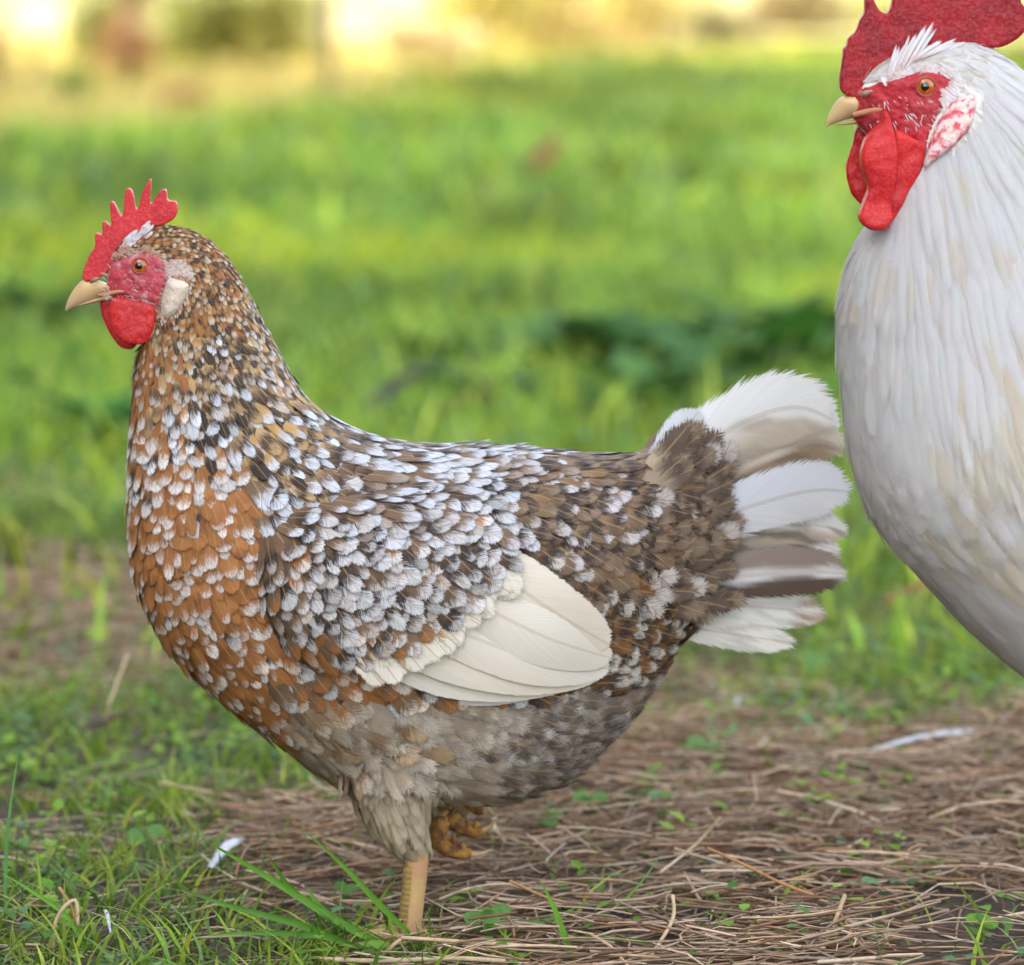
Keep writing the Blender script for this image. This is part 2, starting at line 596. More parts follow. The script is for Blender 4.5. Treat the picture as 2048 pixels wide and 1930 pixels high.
def scatter(V, Fc, n_try, radius_fn, Yc, flip_far=True):
    """dart throwing on a mesh; yields (pos, normal, px, py, near)"""
    T = tris(V, Fc)
    A, B, C = V[T[:, 0]], V[T[:, 1]], V[T[:, 2]]
    N = np.cross(B-A, C-A); ar = np.linalg.norm(N, axis=1); N /= ar[:, None]+1e-15
    p = ar/ar.sum()
    pick = rng.choice(len(T), n_try, p=p)
    a, b = rng.random(n_try), rng.random(n_try)
    m = a+b > 1; a[m] = 1-a[m]; b[m] = 1-b[m]
    pts = A[pick]+(B-A)[pick]*a[:, None]+(C-A)[pick]*b[:, None]
    nn = N[pick]
    q = pts.copy()
    far = q[:, 1] > Yc
    q[far, 1] = 2*Yc-q[far, 1]
    px, py = proj(q)
    out = []
    cell = .006
    gridd = {}
    for i in range(n_try):
        r = radius_fn(px[i], py[i])
        if r is None: continue
        k = tuple((pts[i]//cell).astype(int))
        ok = True
        rg = int(math.ceil(r/cell))
        for dx in range(-rg, rg+1):
            for dy in range(-rg, rg+1):
                for dz in range(-rg, rg+1):
                    for s in gridd.get((k[0]+dx, k[1]+dy, k[2]+dz), ()):
                        if (s[0]-pts[i][0])**2+(s[1]-pts[i][1])**2+(s[2]-pts[i][2])**2 < r*r:
                            ok = False; break
                    if not ok: break
                if not ok: break
            if not ok: break
        if ok:
            gridd.setdefault(k, []).append(pts[i])
            out.append((pts[i], nn[i], px[i], py[i], not far[i]))
    return out

def slab(name, outline, Y, thick, parent, mat, voxel=.0006, smooth_it=6, sub=4, tilt=0.0, closed_smooth=True, warp=None):
    """a fleshy flap: outline given in photograph pixels, real thickness, rounded"""
    o2 = catmull(np.array(outline, float), sub, True)
    pts = np.array([P(x, y, Y) for x, y in o2])
    n = len(pts)
    a = pts.copy(); b = pts.copy()
    a[:, 1] -= thick/2; b[:, 1] += thick/2
    V = np.vstack([a, b])
    Fc = [tuple(range(n)), tuple(reversed(range(n, 2*n)))]
    for i in range(n):
        j = (i+1) % n
        Fc.append((i, n+i, n+j, j))
    o = mesh_obj(name, V, Fc, mat, parent)
    r = o.modifiers.new('remesh', 'REMESH'); r.mode = 'VOXEL'; r.voxel_size = voxel; r.use_smooth_shade = True
    s = o.modifiers.new('smooth', 'SMOOTH'); s.factor = .5; s.iterations = smooth_it
    if warp:
        tx = bpy.data.textures.new(name+'_folds', 'CLOUDS'); tx.noise_scale = warp[0]
        d = o.modifiers.new('folds', 'DISPLACE'); d.texture = tx; d.strength = warp[1]; d.mid_level = .5; d.texture_coords = 'LOCAL'
    return o

def style(cb, cm, ct, tip, fray, key):
    return {'cb': np.array([*cb, rng.random()]), 'cm': np.array([*cm, tip]), 'ct': np.array([*ct, fray]), 'key': key}

def jit(c, k=.12):
    f = 1+rng.normal()*k
    g = rng.normal(size=3)*.012
    return tuple(np.clip(np.array(c)*f*(1+g), .003, .85))

def make_styles(name, n, gen):
    return [style(*gen(), key=(name, i)) for i in range(n)]

WHITE = (.60, .62, .66); CREAM = (.78, .72, .60); RUST = (.35, .145, .046); TAN = (.46, .30, .14)
DARK = (.045, .031, .024); BROWN = (.17, .105, .06); GOLD = (.50, .29, .08); GREYB = (.36, .30, .24)
def pick(*opts):
    w = np.array([o[0] for o in opts]); k = rng.choice(len(opts), p=w/w.sum())
    return opts[k][1]
# ================================================================== THE HEN
HY = 0.0
hen = root_empty('hen', tuple(P(815, 1872, HY)*np.array([1, 1, 0])),
                 'speckled brown, rust and white hen standing on one leg in profile', 'hen')
H_ST = [
 (212, 556, 216, 592, 10), (222, 520, 232, 606, 24), (245, 484, 258, 632, 38), (292, 457, 298, 655, 50), (350, 455, 300, 680, 58),
 (412, 478, 284, 700, 64), (462, 530, 272, 740, 72), (502, 600, 269, 800, 86), (546, 690, 265, 870, 110),
 (602, 790, 261, 955, 145), (680, 852, 261, 1055, 180), (770, 884, 278, 1170, 215), (860, 897, 334, 1285, 240),
 (950, 899, 432, 1385, 256), (1040, 902, 560, 1482, 264), (1120, 910, 690, 1560, 262), (1190, 915, 850, 1598, 245),
 (1250, 915, 1005, 1590, 215), (1310, 905, 1125, 1548, 175), (1370, 908, 1225, 1460, 130),
 (1408, 960, 1290, 1370, 90), (1428, 1040, 1335, 1300, 52), (1434, 1090, 1385, 1230, 20)]
hb_V, hb_F = loft(H_ST, HY)

def thigh(path, radii, flat=1.0):
    v, f = tube(path, radii, 18, 5)
    return v, outward(v, f)
YN, YF = -.040, .040            # near and far leg planes
def pw(l, Y): return np.array([P(x, y, Y) for x, y in l])
th_n = thigh(np.array([P(x, y, yy) for x, y, yy in [(880, 1340, .0), (830, 1430, -.012), (800, 1520, -.026), (792, 1590, -.034), (803, 1645, -.039), (826, 1700, -.040)]]), np.array([90, 150, 120, 84, 57, 30])*PX)
th_f = thigh(pw([(900, 1400), (900, 1480), (895, 1560), (885, 1610), (880, 1640)], YF), np.array([150, 120, 70, 40, 24])*PX)
bV, bF = join([(hb_V, hb_F), th_n, th_f])
body = mesh_obj('body', bV, bF, M_SKINBASE, hen)
r = body.modifiers.new('remesh', 'REMESH'); r.mode = 'VOXEL'; r.voxel_size = .0032; r.use_smooth_shade = True
bvh = BVHTree.FromPolygons([tuple(v) for v in hb_V], hb_F)

def Z1(l): return [(100+x*.32035, 340+y*.32035) for x, y in l]

# ---- wing sheets ------------------------------------------------------
WING = [(545, 1090), (600, 1040), (720, 1010), (860, 985), (960, 1010), (1030, 1075), (1085, 1150), (1145, 1215), (1205, 1248),
        (1228, 1290), (1225, 1345), (1190, 1372), (1100, 1388), (980, 1396), (880, 1388), (770, 1362), (660, 1322), (580, 1270), (545, 1190)]
wV, wF = patch(WING, bvh, HY, .011, 110, 9)
wing_n = mesh_obj('wing', wV, wF, M_SKINBASE, hen)
wVf = mirrored(wV, HY)
wing_f = mesh_obj('wing', wVf, mirror_faces(wF), M_SKINBASE, hen)
wbvh = BVHTree.FromPolygons([tuple(v) for v in wV], wF)

def on_near(px, py, lift=0.0, tree=(wbvh, bvh)):
    d = Vector(ray(px, py)).normalized()
    for t in tree:
        h = t.ray_cast(Vector(CAM), d)
        if h[0] is not None:
            return np.array(h[0])-np.array(d)*lift
    return P(px, py, -.05)-np.array(d)*lift

# ---- flow and regions --------------------------------------------------
flow = FlowField([(330, 480, 5), (400, 480, 35), (480, 600, 60), (350, 700, 78), (300, 800, 86), (450, 800, 65), (560, 800, 48),
 (640, 870, 34), (270, 1000, 88), (400, 1050, 74), (300, 1200, 70), (400, 1320, 48), (520, 1430, 36), (700, 920, 28), (900, 925, 17),
 (1150, 930, 10), (600, 1000, 46), (750, 1050, 40), (600, 1150, 56), (700, 1250, 52), (850, 1150, 45), (950, 1050, 38), (1000, 1150, 42),
 (1100, 1000, 25), (1250, 1050, 25), (1350, 960, 0), (1380, 1150, 15), (1150, 1150, 35), (700, 1450, 38), (900, 1490, 25),
 (1100, 1500, 15), (1220, 1420, 5), (800, 1620, 68), (760, 1560, 58), (1300, 1300, 20), (420, 560, 70), (380, 620, 80)])

FACE = Z1([(225, 690), (260, 640), (330, 610), (385, 550), (430, 545), (500, 512), (600, 500), (690, 530), (745, 600), (735, 690), (705, 760),
           (690, 860), (600, 838), (480, 805), (400, 808), (320, 810), (235, 740)])
LOBE = Z1([(720, 690), (765, 668), (840, 688), (876, 712), (868, 765), (832, 835), (782, 905), (725, 945), (688, 905), (690, 820), (708, 745)])
LOBETUFT = Z1([(715, 575), (770, 552), (835, 580), (868, 630), (850, 655), (770, 640), (718, 650)])
NOFEATHER = [FACE, LOBE, Z1([(80, 560), (300, 470), (420, 560), (400, 800), (690, 850), (660, 980), (560, 1080), (300, 1000)])]

def region(x, y):
    if y < 660 and x < 480: return 'head'
    neck = y < 800 and x < 640
    if neck: return 'neck'
    if x < 640 and y < 985 and y < 820+(x-260)*.55: return 'lowneck'
    if y > 1560 and x < 900: return 'thigh'
    if y > 1385+max(0, (700-x))*.0 and x > 560: return 'belly'
    if x > 985 and y < 1330 and y > 960-(x-985)*.3: return 'rump'
    if x > 1020: return 'rump'
    if x < 500+(y-1000)*.12: return 'breast'
    if y < 1075: return 'back'
    return 'covert'

RAD = {'head': .0019, 'neck': .0029, 'lowneck': .0039, 'breast': .0047, 'back': .0045, 'covert': .0048, 'rump': .0047, 'belly': .0056, 'thigh': .0040}
DIM = {'head': (.0075, .0017), 'neck': (.0160, .0031), 'lowneck': (.022, .0044), 'breast': (.0195, .0056), 'back': (.025, .0060),
       'covert': (.0235, .0066), 'rump': (.024, .0060), 'belly': (.032, .0088), 'thigh': (.018, .0038)}
TILT = {'head': 10, 'neck': 9, 'lowneck': 9, 'breast': 9, 'back': 9, 'covert': 10, 'rump': 9, 'belly': 9, 'thigh': 9}
LIGHTB = (.56, .50, .42)
ST = {
 'head': make_styles('head', 14, lambda: (jit(RUST), jit(pick((3, DARK), (2, RUST), (2, BROWN))), jit(pick((4, (.50, .41, .31)), (3, RUST), (4, TAN), (3, DARK))), .5+.2*rng.random(), .5)),
 'neck': make_styles('neck', 24, lambda: (jit(pick((3, GOLD), (3, TAN), (2, BROWN))), jit(pick((5, (.07, .045, .03)), (2, RUST), (2, TAN))), jit(pick((5, (.54, .46, .37)), (4, TAN), (2, (.48, .29, .12)), (3, (.06, .042, .03)))), .56+.2*rng.random(), .45)),
 'neckfront': make_styles('neckfront', 10, lambda: (jit(pick((2, RUST), (1, BROWN))), jit(pick((2, RUST), (1, (.10, .06, .035)))), jit(pick((3, RUST), (3, (.58, .48, .40)), (2, (.22, .10, .05)))), .62+.2*rng.random(), .45)),
 'lowneck': make_styles('lowneck', 18, lambda: (jit(TAN), jit(pick((5, DARK), (2, BROWN), (1, GOLD))), jit(pick((7, WHITE), (2, DARK), (1, TAN))), .55+.16*rng.random(), .4)),
 'breast': make_styles('breast', 18, lambda: (jit(RUST), jit(RUST, .2), jit(pick((7, (.68, .64, .60)), (4, RUST))), .68+.2*rng.random(), .34)),
 'breastwhite': make_styles('breastwhite', 10, lambda: (jit(RUST), jit(pick((3, RUST), (1, DARK))), jit((.72, .68, .65)), .58+.12*rng.random(), .42)),
 'back': make_styles('back', 18, lambda: (jit(BROWN), jit(pick((5, DARK), (3, BROWN))), jit(pick((7, WHITE), (2, (.52, .49, .48)), (1, (.34, .28, .24)))), .50+.26*rng.random(), .36)),
 'covert': make_styles('covert', 18, lambda: (jit(BROWN), jit(pick((4, DARK), (5, BROWN), (1, RUST))), jit(pick((7, (.59, .575, .57)), (3, (.46, .41, .36)))), .56+.26*rng.random(), .36)),
 'covertrust': make_styles('covertrust', 12, lambda: (jit(RUST), jit(pick((3, RUST), (1, BROWN))), jit(pick((8, (.70, .62, .54)), (1, RUST))), .62+.2*rng.random(), .36)),
 'rump': make_styles('rump', 20, lambda: (jit((.26, .17, .10)), jit(pick((4, DARK), (3, BROWN), (2, (.22, .12, .05)))), jit(pick((4, (.58, .55, .54)), (3, (.26, .18, .125)), (2, (.15, .10, .07)))), .66+.22*rng.random(), .40)),
 'rumplow': make_styles('rumplow', 12, lambda: (jit((.22, .11, .04)), jit(pick((4, DARK), (3, (.20, .09, .03)))), jit(pick((4, (.60, .54, .48)), (4, (.22, .12, .055)), (1, BROWN))), .66+.16*rng.random(), .5)),
 'bellydark': make_styles('bellydark', 14, lambda: (jit(GREYB), jit(pick((3, (.15, .115, .09)), (2, (.22, .165, .125)))), jit(pick((4, (.52, .48, .44)), (2, (.22, .17, .14)), (4, (.40, .35, .30)))), .62+.2*rng.random(), .75)),
 'bellylight': make_styles('bellylight', 14, lambda: (jit(GREYB), jit(pick((3, (.40, .33, .25)), (2, (.32, .25, .18)))), jit(pick((5, LIGHTB), (3, (.46, .40, .33)), (1, (.36, .29, .22)))), .60+.2*rng.random(), .75)),
 'bellytan': make_styles('bellytan', 12, lambda: (jit(GREYB), jit(pick((3, (.34, .22, .12)), (2, (.26, .16, .09)), (1, RUST))), jit(pick((5, (.54, .47, .39)), (2, (.40, .29, .18)))), .60+.2*rng.random(), .6)),
 'thigh': make_styles('thigh', 10, lambda: (jit((.40, .33, .22), .05), jit((.40, .33, .22), .05), jit(pick((5, (.44, .37, .26)), (2, (.38, .31, .20))), .05), .6+.2*rng.random(), .95)),
}
def choose(reg, x, y):
    q = rng.random()
    if reg == 'neck' or reg == 'head':
        front = smooth01(400, 300, x)*smooth01(640, 700, y)
        if q < front*.8: return pick(*[(1, s) for s in ST['neckfront']])
        if reg == 'neck' and q < .35*smooth01(700, 790, y)+.25: return ST['lowneck'][rng.integers(18)]
        return ST[reg][rng.integers(len(ST[reg]))]
    if reg == 'lowneck':
        if x < 430 and q < smooth01(470, 330, x)*.75: return ST['breastwhite'][rng.integers(10)]
        return ST['lowneck'][rng.integers(18)]
    if reg == 'breast':
        if y < 960 and q < .7: return ST['breastwhite'][rng.integers(10)]
        return ST['breast'][rng.integers(18)] if q < .8 else ST['breastwhite'][rng.integers(10)]
    if reg == 'covert':
        k = smooth01(1190, 1310, y)*.75+(.12 if x < 620 else 0)
        return ST['covertrust'][rng.integers(12)] if q < k else ST['covert'][rng.integers(18)]
    if reg == 'rump':
        k = smooth01(1060, 1220, y)
        if x < 1120 and y < 960 and q < .45: return ST['back'][rng.integers(18)]
        return ST['rumplow'][rng.integers(12)] if q < k else ST['rump'][rng.integers(20)]
    if reg == 'belly':
        if rng.random() < .8*smooth01(1570, 1420, y)*smooth01(900, 600, x):
            return ST['bellytan'][rng.integers(12)]
        k = smooth01(800, 1080, x)
        return ST['bellydark'][rng.integers(14)] if q < k else ST['bellylight'][rng.integers(14)]
    return ST[reg][rng.integers(len(ST[reg]))]

plum = Plumage()
wplum = Plumage()
def dress(V, Fc, n_try, target, skip=None, only=None, lift=0.0, Yc=HY, rad=RAD, dim=DIM, tilt=TILT, regf=None, chf=None, fl=None, nofeather=None, single_ok=True):
    regf = regf or region; chf = chf or choose; fl = fl or flow
    nf = NOFEATHER if nofeather is None else nofeather
    polys = [np.array(p) for p in nf]
    def radf(x, y):
        for p in polys:
            if p[:, 0].min() < x < p[:, 0].max() and p[:, 1].min() < y < p[:, 1].max() and in_poly(np.array([x]), np.array([y]), p)[0]:
                return None
        if skip is not None and skip(x, y): return None
        rg = regf(x, y)
        if rg in ('head', 'neck'): return float(np.interp(y, [480, 600, 720, 800], [.0017, .0019, .0024, .0030]))
        return rad[rg]
    for pos, nrm, x, y, near in scatter(V, Fc, n_try, radf, Yc):
        reg = regf(x, y)
        d2 = fl(x, y)
        d = np.array([d2[0], 0, d2[1]])
        d = d+rng.normal(size=3)*(.05 if reg == 'hackle' else .09)
        d = d-nrm*(d @ nrm)
        ln = np.linalg.norm(d)
        if ln < .15: continue
        d /= ln
        L, hw = dim[reg]
        if reg in ('head', 'neck'):
            L = float(np.interp(y, [480, 600, 720, 800], [.0068, .0088, .013, .019])); hw = float(np.interp(y, [480, 600, 720, 800], [.0015, .0017, .0023, .0033]))
        L *= 1+rng.normal()*.13; hw *= np.clip(1+rng.normal()*.2, .6, 1.5)
        if reg == 'hackle' and abs(nrm[1]) < .75:
            L *= .5      # short where the throat turns away
        t = math.radians(tilt[reg]+rng.normal()*(1.0 if reg[0] == 'r' and reg != 'rump' or reg == 'hackle' else 2.2))
        al = d*math.cos(t)+nrm*math.sin(t)
        n2 = nrm*math.cos(t)-d*math.sin(t)
        sc = L*hw*max(0, -nrm[1]) if near else 0
        target.add(pos+nrm*(lift+.0004)-d*L*.22, al, n2, hw, L, chf(reg, x, y), sc if single_ok else 0)

wingpoly = np.array(WING)
def under_wing(x, y):
    return in_poly(np.array([x]), np.array([y]), wingpoly)[0] and poly_dist(np.array([x]), np.array([y]), wingpoly)[0] > 45
dress(hb_V, hb_F, 80000, plum, skip=under_wing)
thV, thF = th_n
dress(thV, thF, 9000, plum, skip=lambda x, y: y < 1360, regf=lambda x, y: 'thigh' if y > 1540 else 'belly')
thV2, thF2 = th_f
dress(thV2, thF2, 2500, plum, skip=lambda x, y: y < 1480, regf=lambda x, y: 'thigh')
# wing coverts stop where the flight feathers show
def no_covert(x, y):
    # line from (600,1300) up over the pale flight feather panel
    lim = np.interp(x, [560, 640, 740, 800, 880, 960, 1010], [1290, 1295, 1288, 1255, 1208, 1140, 1085])
    return x > 1030 or y > lim
creg = lambda x, y: 'covert' if y > 1075 or x > 900 else 'back'
dress(wV, wF, 12000, wplum, skip=no_covert, lift=.006, regf=creg)
dress(wVf, mirror_faces(wF), 12000, wplum, skip=no_covert, lift=.006, regf=creg)
# pale lower coverts that run into the flight feathers
PALE = make_styles('pale', 8, lambda: (jit((.62, .50, .34)), jit(pick((4, CREAM), (1, (.42, .24, .10)))), jit(CREAM, .05), .5+.2*rng.random(), .4))
for _ in range(60):
    x = rng.uniform(700, 985); lim = np.interp(x, [700, 740, 800, 880, 960, 1010], [1300, 1288, 1255, 1208, 1140, 1085])
    y = lim+rng.uniform(-24, 26)
    p = on_near(x-16, y-18, .0065); a = math.radians(44+rng.normal()*6)
    t = np.array([math.cos(a), -.05, -math.sin(a)]); t /= np.linalg.norm(t)
    wplum.add(p, t, np.array([0, -1.0, 0]), .0075, .030, PALE[rng.integers(8)], .030*.0075)

plum.build(hen, M_FEATHER, 190, 'plumage')
wplum.build(hen, M_FEATHER, 110, 'wing_plumage')

# ---- flight feathers of the folded wing ----------------------------------
def fcol(c, c2=None, edge=.0, seed=0):
    sd = rng.random()*50
    def f(u, v):
        k = float(vnoise(np.array([v*5+sd]), np.array([u*1.6+sd]), 3)[0])
        a = np.array(c)*(0.93+.12*k)
        if c2 is not None:
            a = a*(1-edge*k)+np.array(c2)*edge*k
        return tuple(a)
    return f
FL = [
 ([(880, 1075), (1000, 1150), (1110, 1225), (1222, 1292)], [30, 62, 64, 60], CREAM, .0085),
 ([(830, 1140), (970, 1215), (1100, 1278), (1228, 1318)], [30, 60, 62, 52], (.78, .73, .62), .0075),
 ([(790, 1200), (930, 1268), (1080, 1320), (1224, 1338)], [30, 56, 56, 44], (.78, .74, .64), .0062),
 ([(750, 1262), (890, 1315), (1050, 1348), (1205, 1352)], [28, 48, 46, 34], (.76, .70, .58), .0050),
 ([(730, 1300), (870, 1352), (1010, 1372), (1160, 1368)], [24, 38, 34, 24], (.77, .73, .64), .0038),
 ([(730, 1322), (850, 1372), (980, 1388), (1110, 1380)], [18, 26, 25, 16], (.74, .72, .70), .0026),
 ([(740, 1335), (850, 1384), (970, 1396), (1080, 1390)], [12, 16, 16, 10], (.70, .72, .76), .0012)]
for pth, hw, c, lift in FL:
    w3 = np.array([on_near(x, y, lift*k) for (x, y), k in zip(pth, (-.3, .3, .8, 1.25))])
    hwm = np.array(hw)*PX
    cf = fcol(c, (.50, .28, .10), .25 if lift > .003 else .08)
    long_feather('flight_feather', w3, hwm, wing_n, M_LONGF, cf, (0, -1, .12), 18, 9, .10, .16)
    long_feather('flight_feather', mirrored(w3, HY), hwm, wing_f, M_LONGF, cf, (0, 1, .12), 18, 9, .10, .16)

# ---- tail ----------------------------------------------------------------
def vane(main, lower=None, upper=None, tip=None, streak=.0):
    sd = rng.random()*60
    def f(u, v):
        c = np.array(main, float)
        n1 = float(vnoise(np.array([v*7-abs(u)*2.5+sd]), np.array([u*3+sd]), 5)[0])
        if lower is not None: c = c+(np.array(lower)-c)*float(smooth01(.05, .3, np.array(u)+(n1-.5)*.35))*float(smooth01(1.02, .84, np.array(v)))
        if upper is not None: c = c+(np.array(upper)-c)*float(smooth01(-.05, -.3, np.array(u)+(n1-.5)*.35))
        if tip is not None: c = c+(np.array(tip)-c)*float(smooth01(.72, .88, np.array(v)+(n1-.5)*.3))
        if streak: c = c*(1-streak*float(smooth01(.55, .75, np.array(n1))))
        return tuple(np.clip(c, .01, .8))
    return f
DK = (.11, .075, .055); WH = (.78, .77, .75)
TAIL = [  # path px, half widths px, depth Y, colour
 ([(1280, 1000), (1390, 905), (1500, 838), (1600, 815), (1684, 850)], [24, 62, 74, 76, 66], -.003, vane(WH, (.60, .52, .42), streak=.18)),
 ([(1300, 1030), (1430, 965), (1540, 905), (1630, 880), (1700, 905)], [22, 44, 54, 56, 46], .003, vane((.66, .58, .48), (.30, .21, .14), streak=.3)),
 ([(1320, 1080), (1450, 1030), (1560, 995), (1640, 980), (1716, 985)], [24, 52, 60, 64, 54], -.006, vane((.72, .74, .80), (.74, .74, .76))),
 ([(1320, 1090), (1450, 1065), (1560, 1050), (1640, 1052), (1705, 1070)], [20, 40, 44, 42, 34], .002, vane((.76, .74, .71), (.52, .43, .34), streak=.45)),
 ([(1330, 1130), (1450, 1098), (1550, 1085), (1630, 1090), (1690, 1105)], [20, 36, 36, 34, 28], .006, vane((.74, .72, .70), (.34, .27, .22), streak=.35)),
 ([(1330, 1160), (1450, 1155), (1560, 1146), (1640, 1144), (1704, 1148)], [20, 44, 50, 50, 42], -.008, vane((.74, .73, .72), DK, (.30, .24, .2))),
 ([(1330, 1200), (1440, 1208), (1530, 1215), (1600, 1222), (1662, 1232)], [18, 36, 40, 40, 32], .004, vane((.74, .72, .68), tip=(.46, .36, .28), streak=.2)),
 ([(1300, 1240), (1380, 1254), (1450, 1266), (1530, 1278), (1602, 1288)], [16, 28, 32, 34, 28], -.004, vane((.76, .73, .66), streak=.25)),
 ([(1290, 960), (1330, 905), (1362, 862), (1385, 838), (1402, 818)], [14, 30, 36, 34, 26], -.012, vane((.74, .77, .84)))]
for pth, hw, Y, cf in TAIL:
    for sgn in (1,):
        w3 = np.array([P(x, y, Y*sgn+HY+.012*math.sin(i*.9)*.2) for i, (x, y) in enumerate(pth)])
        long_feather('tail_feather', w3, np.array(hw)*PX*1.18, hen, M_LONGF, cf, (0, -1, -.15), 24, 13, .32, .06)
TAILF = [([(1290, 1010), (1400, 915), (1500, 850), (1610, 830), (1680, 870)], 60), ([(1310, 1090), (1450, 1010), (1560, 960), (1690, 950)], 55),
         ([(1330, 1150), (1450, 1120), (1560, 1100), (1690, 1110)], 45)]
for pth, hw in TAILF:       # the far half of the folded tail
    w3 = np.array([P(x, y, HY+.018) for x, y in pth])
    long_feather('tail_feather', w3, np.full(len(pth), hw*PX), hen, M_LONGF, vane(WH, streak=.2), (0, -1, .2), 18, 9, .2, .08)
# dark barred coverts at the tail base
TC = Plumage()
BAR = make_styles('bar', 12, lambda: (jit((.34, .26, .19)), jit((.10, .07, .05)), jit(pick((4, (.24, .17, .115)), (2, (.50, .45, .40)), (2, (.12, .085, .06)))), .55+.3*rng.random(), .6))
for _ in range(70):
    x, y = rng.uniform(1270, 1430), rng.uniform(900, 1180)
    if y < 1010 and x < 1345-(y-900)*.35: continue
    a = math.radians(np.interp(y, [900, 1000, 1100, 1200], [-48, -22, 5, 18])+rng.normal()*8)
    Yd = HY-np.interp(x, [1270, 1430], [.045, .012])
    t = np.array([math.cos(a), .12, -math.sin(a)]); t /= np.linalg.norm(t)
    TC.add(P(x-40, y+20, Yd), t, np.array([0, -1.0, .1]), .0088, .034, BAR[rng.integers(12)], 0)
    TC.add(mirrored([P(x-40, y+20, Yd)], HY)[0], t*np.array([1, -1, 1]), np.array([0, 1.0, .1]), .0088, .034, BAR[rng.integers(12)], 0)
TC.build(hen, M_FEATHER, 0, 'tail_coverts')

# ---- head parts -----------------------------------------------------------
fV, fF = patch(FACE, bvh, HY, .0018, 16, 2.2, .0015)
fV = fV-np.array([0, 1, 0])*((vnoise(fV[:, 0]*230, fV[:, 2]*260, 72)-.5)*.0014+(vnoise(fV[:, 0]*600, fV[:, 2]*700, 73)-.5)*.0007)[:, None]
mesh_obj('face', fV, fF, M_FACE, hen)
mesh_obj('face', mirrored(fV, HY), mirror_faces(fF), M_FACE, hen)
COMB = Z1([(205, 672), (220, 600), (255, 520), (284, 475), (284, 402), (305, 394), (332, 408), (328, 335), (350, 320), (386, 352), (377, 215), (400, 200),
           (448, 292), (462, 245), (474, 128), (500, 115), (521, 150), (537, 245), (557, 228), (575, 150), (620, 62), (633, 68), (627, 218),
           (682, 138), (715, 117), (730, 135), (737, 188), (785, 195), (797, 225), (793, 270), (765, 312), (700, 342), (620, 352), (560, 400), (520, 470),
           (420, 560), (360, 640), (260, 690)])
slab('comb', COMB, HY, .0078, hen, M_COMB, .00065, 3, 3)
WAT_N = Z1([(372, 850), (400, 800), (450, 800), (560, 812), (640, 838), (672, 885), (664, 960), (642, 1058), (600, 1086), (530, 1088), (450, 1062), (390, 985), (368, 905)])
WAT_F = Z1([(315, 822), (335, 930), (380, 1020), (430, 1090), (490, 1118), (535, 1095), (560, 980), (480, 830), (380, 800)])
slab('wattle', WAT_N, HY-.0125, .0085, hen, M_WATTLE, .0007, 34, 4, warp=(.016, .003))
slab('wattle', WAT_F, HY+.004, .0075, hen, M_WATTLE, .0007, 26, 4, warp=(.016, .003))
lV, lF = patch(LOBE, bvh, HY, .0058, 20, 2.0, .002)
lV = lV-np.array([0, 1, 0])*((vnoise(lV[:, 0]*420, lV[:, 2]*420, 71)-.5)*.0008)[:, None]
mesh_obj('earlobe', lV, lF, M_LOBE, hen)
mesh_obj('earlobe', mirrored(lV, HY), mirror_faces(lF), M_LOBE, hen)

def eye(parent, px, py, rpx, Yc, tree, side=1):
    c = on_near(px, py, 0, (tree,))
    rr = rpx*PX
    if side < 0: c = mirrored([c], Yc)[0]
    ny = -1.0*side
    def ball(cen, r, flat, n=14, m=24):
        V = []
        for i in range(n+1):
            th = math.pi*.5*i/n
            for k in range(m):
                ph = 2*math.pi*k/m
                V.append(cen+np.array([r*math.cos(ph)*math.sin(th+.001), ny*r*flat*math.cos(th), r*math.sin(ph)*math.sin(th+.001)]))
        return np.array(V), grid_faces(n+1, m, True)
    v, f = ball(c+np.array([0, ny*.0012, 0]), rr, .55)
    e = mesh_obj('eye', v, f, M_IRIS, parent)
    v, f = ball(c+np.array([-.0004, ny*(.0012+rr*.30), .0001]), rr*.60, .50)
    mesh_obj('pupil', v, f, M_PUPIL, e)
    ring = [c+np.array([math.cos(t)*rr*1.04, ny*.0022, math.sin(t)*rr*1.0]) for t in np.linspace(0, 2*math.pi, 25)]
    v, f = tube(ring, np.full(25, rr*.15), 8, 2)
    mesh_obj('eyelid', v, f, M_LID, e)
eye(hen, 100+565*.32035, 340+597*.32035, 15.5, HY, bvh)
eye(hen, 100+565*.32035, 340+597*.32035, 15.5, HY, bvh, -1)

def beak(parent, upper, lower, Yc):
    v, f = loft(upper, Yc, 5, 24, 2.0)
    mesh_obj('upper_beak', v, f, M_BEAK, parent)
    v, f = loft(lower, Yc, 5, 20, 2.0)
    mesh_obj('lower_beak', v, f, M_BEAK, parent)
def zs(l): return [(100+a*.32035, 340+b*.32035, 100+c*.32035, 340+d*.32035, w*.32035) for a, b, c, d, w in l]
beak(hen, zs([(300, 690, 440, 752, 70), (240, 690, 360, 776, 66), (200, 692, 280, 808, 58), (165, 725, 215, 836, 46), (130, 775, 165, 853, 32), (106, 825, 125, 868, 18), (96, 866, 101, 884, 6)]),
     zs([(420, 765, 400, 812, 54), (340, 782, 330, 818, 46), (270, 802, 265, 832, 36), (210, 824, 205, 846, 26), (160, 842, 158, 856, 12)]), HY)
def gape(parent, pts, Yc, r):
    for s_ in (1, -1):
        v, f = tube([P(x, y, Yc-w*PX*s_) for x, y, w in pts], np.array(r)*PX, 8, 5)
        mesh_obj('beak_corner', v, f, M_GAPE, parent)
gape(hen, [(100+x*.32035, 340+y*.32035, w) for x, y, w in ((300, 782, 20), (380, 768, 31), (440, 758, 39), (490, 757, 42))], HY, [2.5, 4, 3.2, 1])
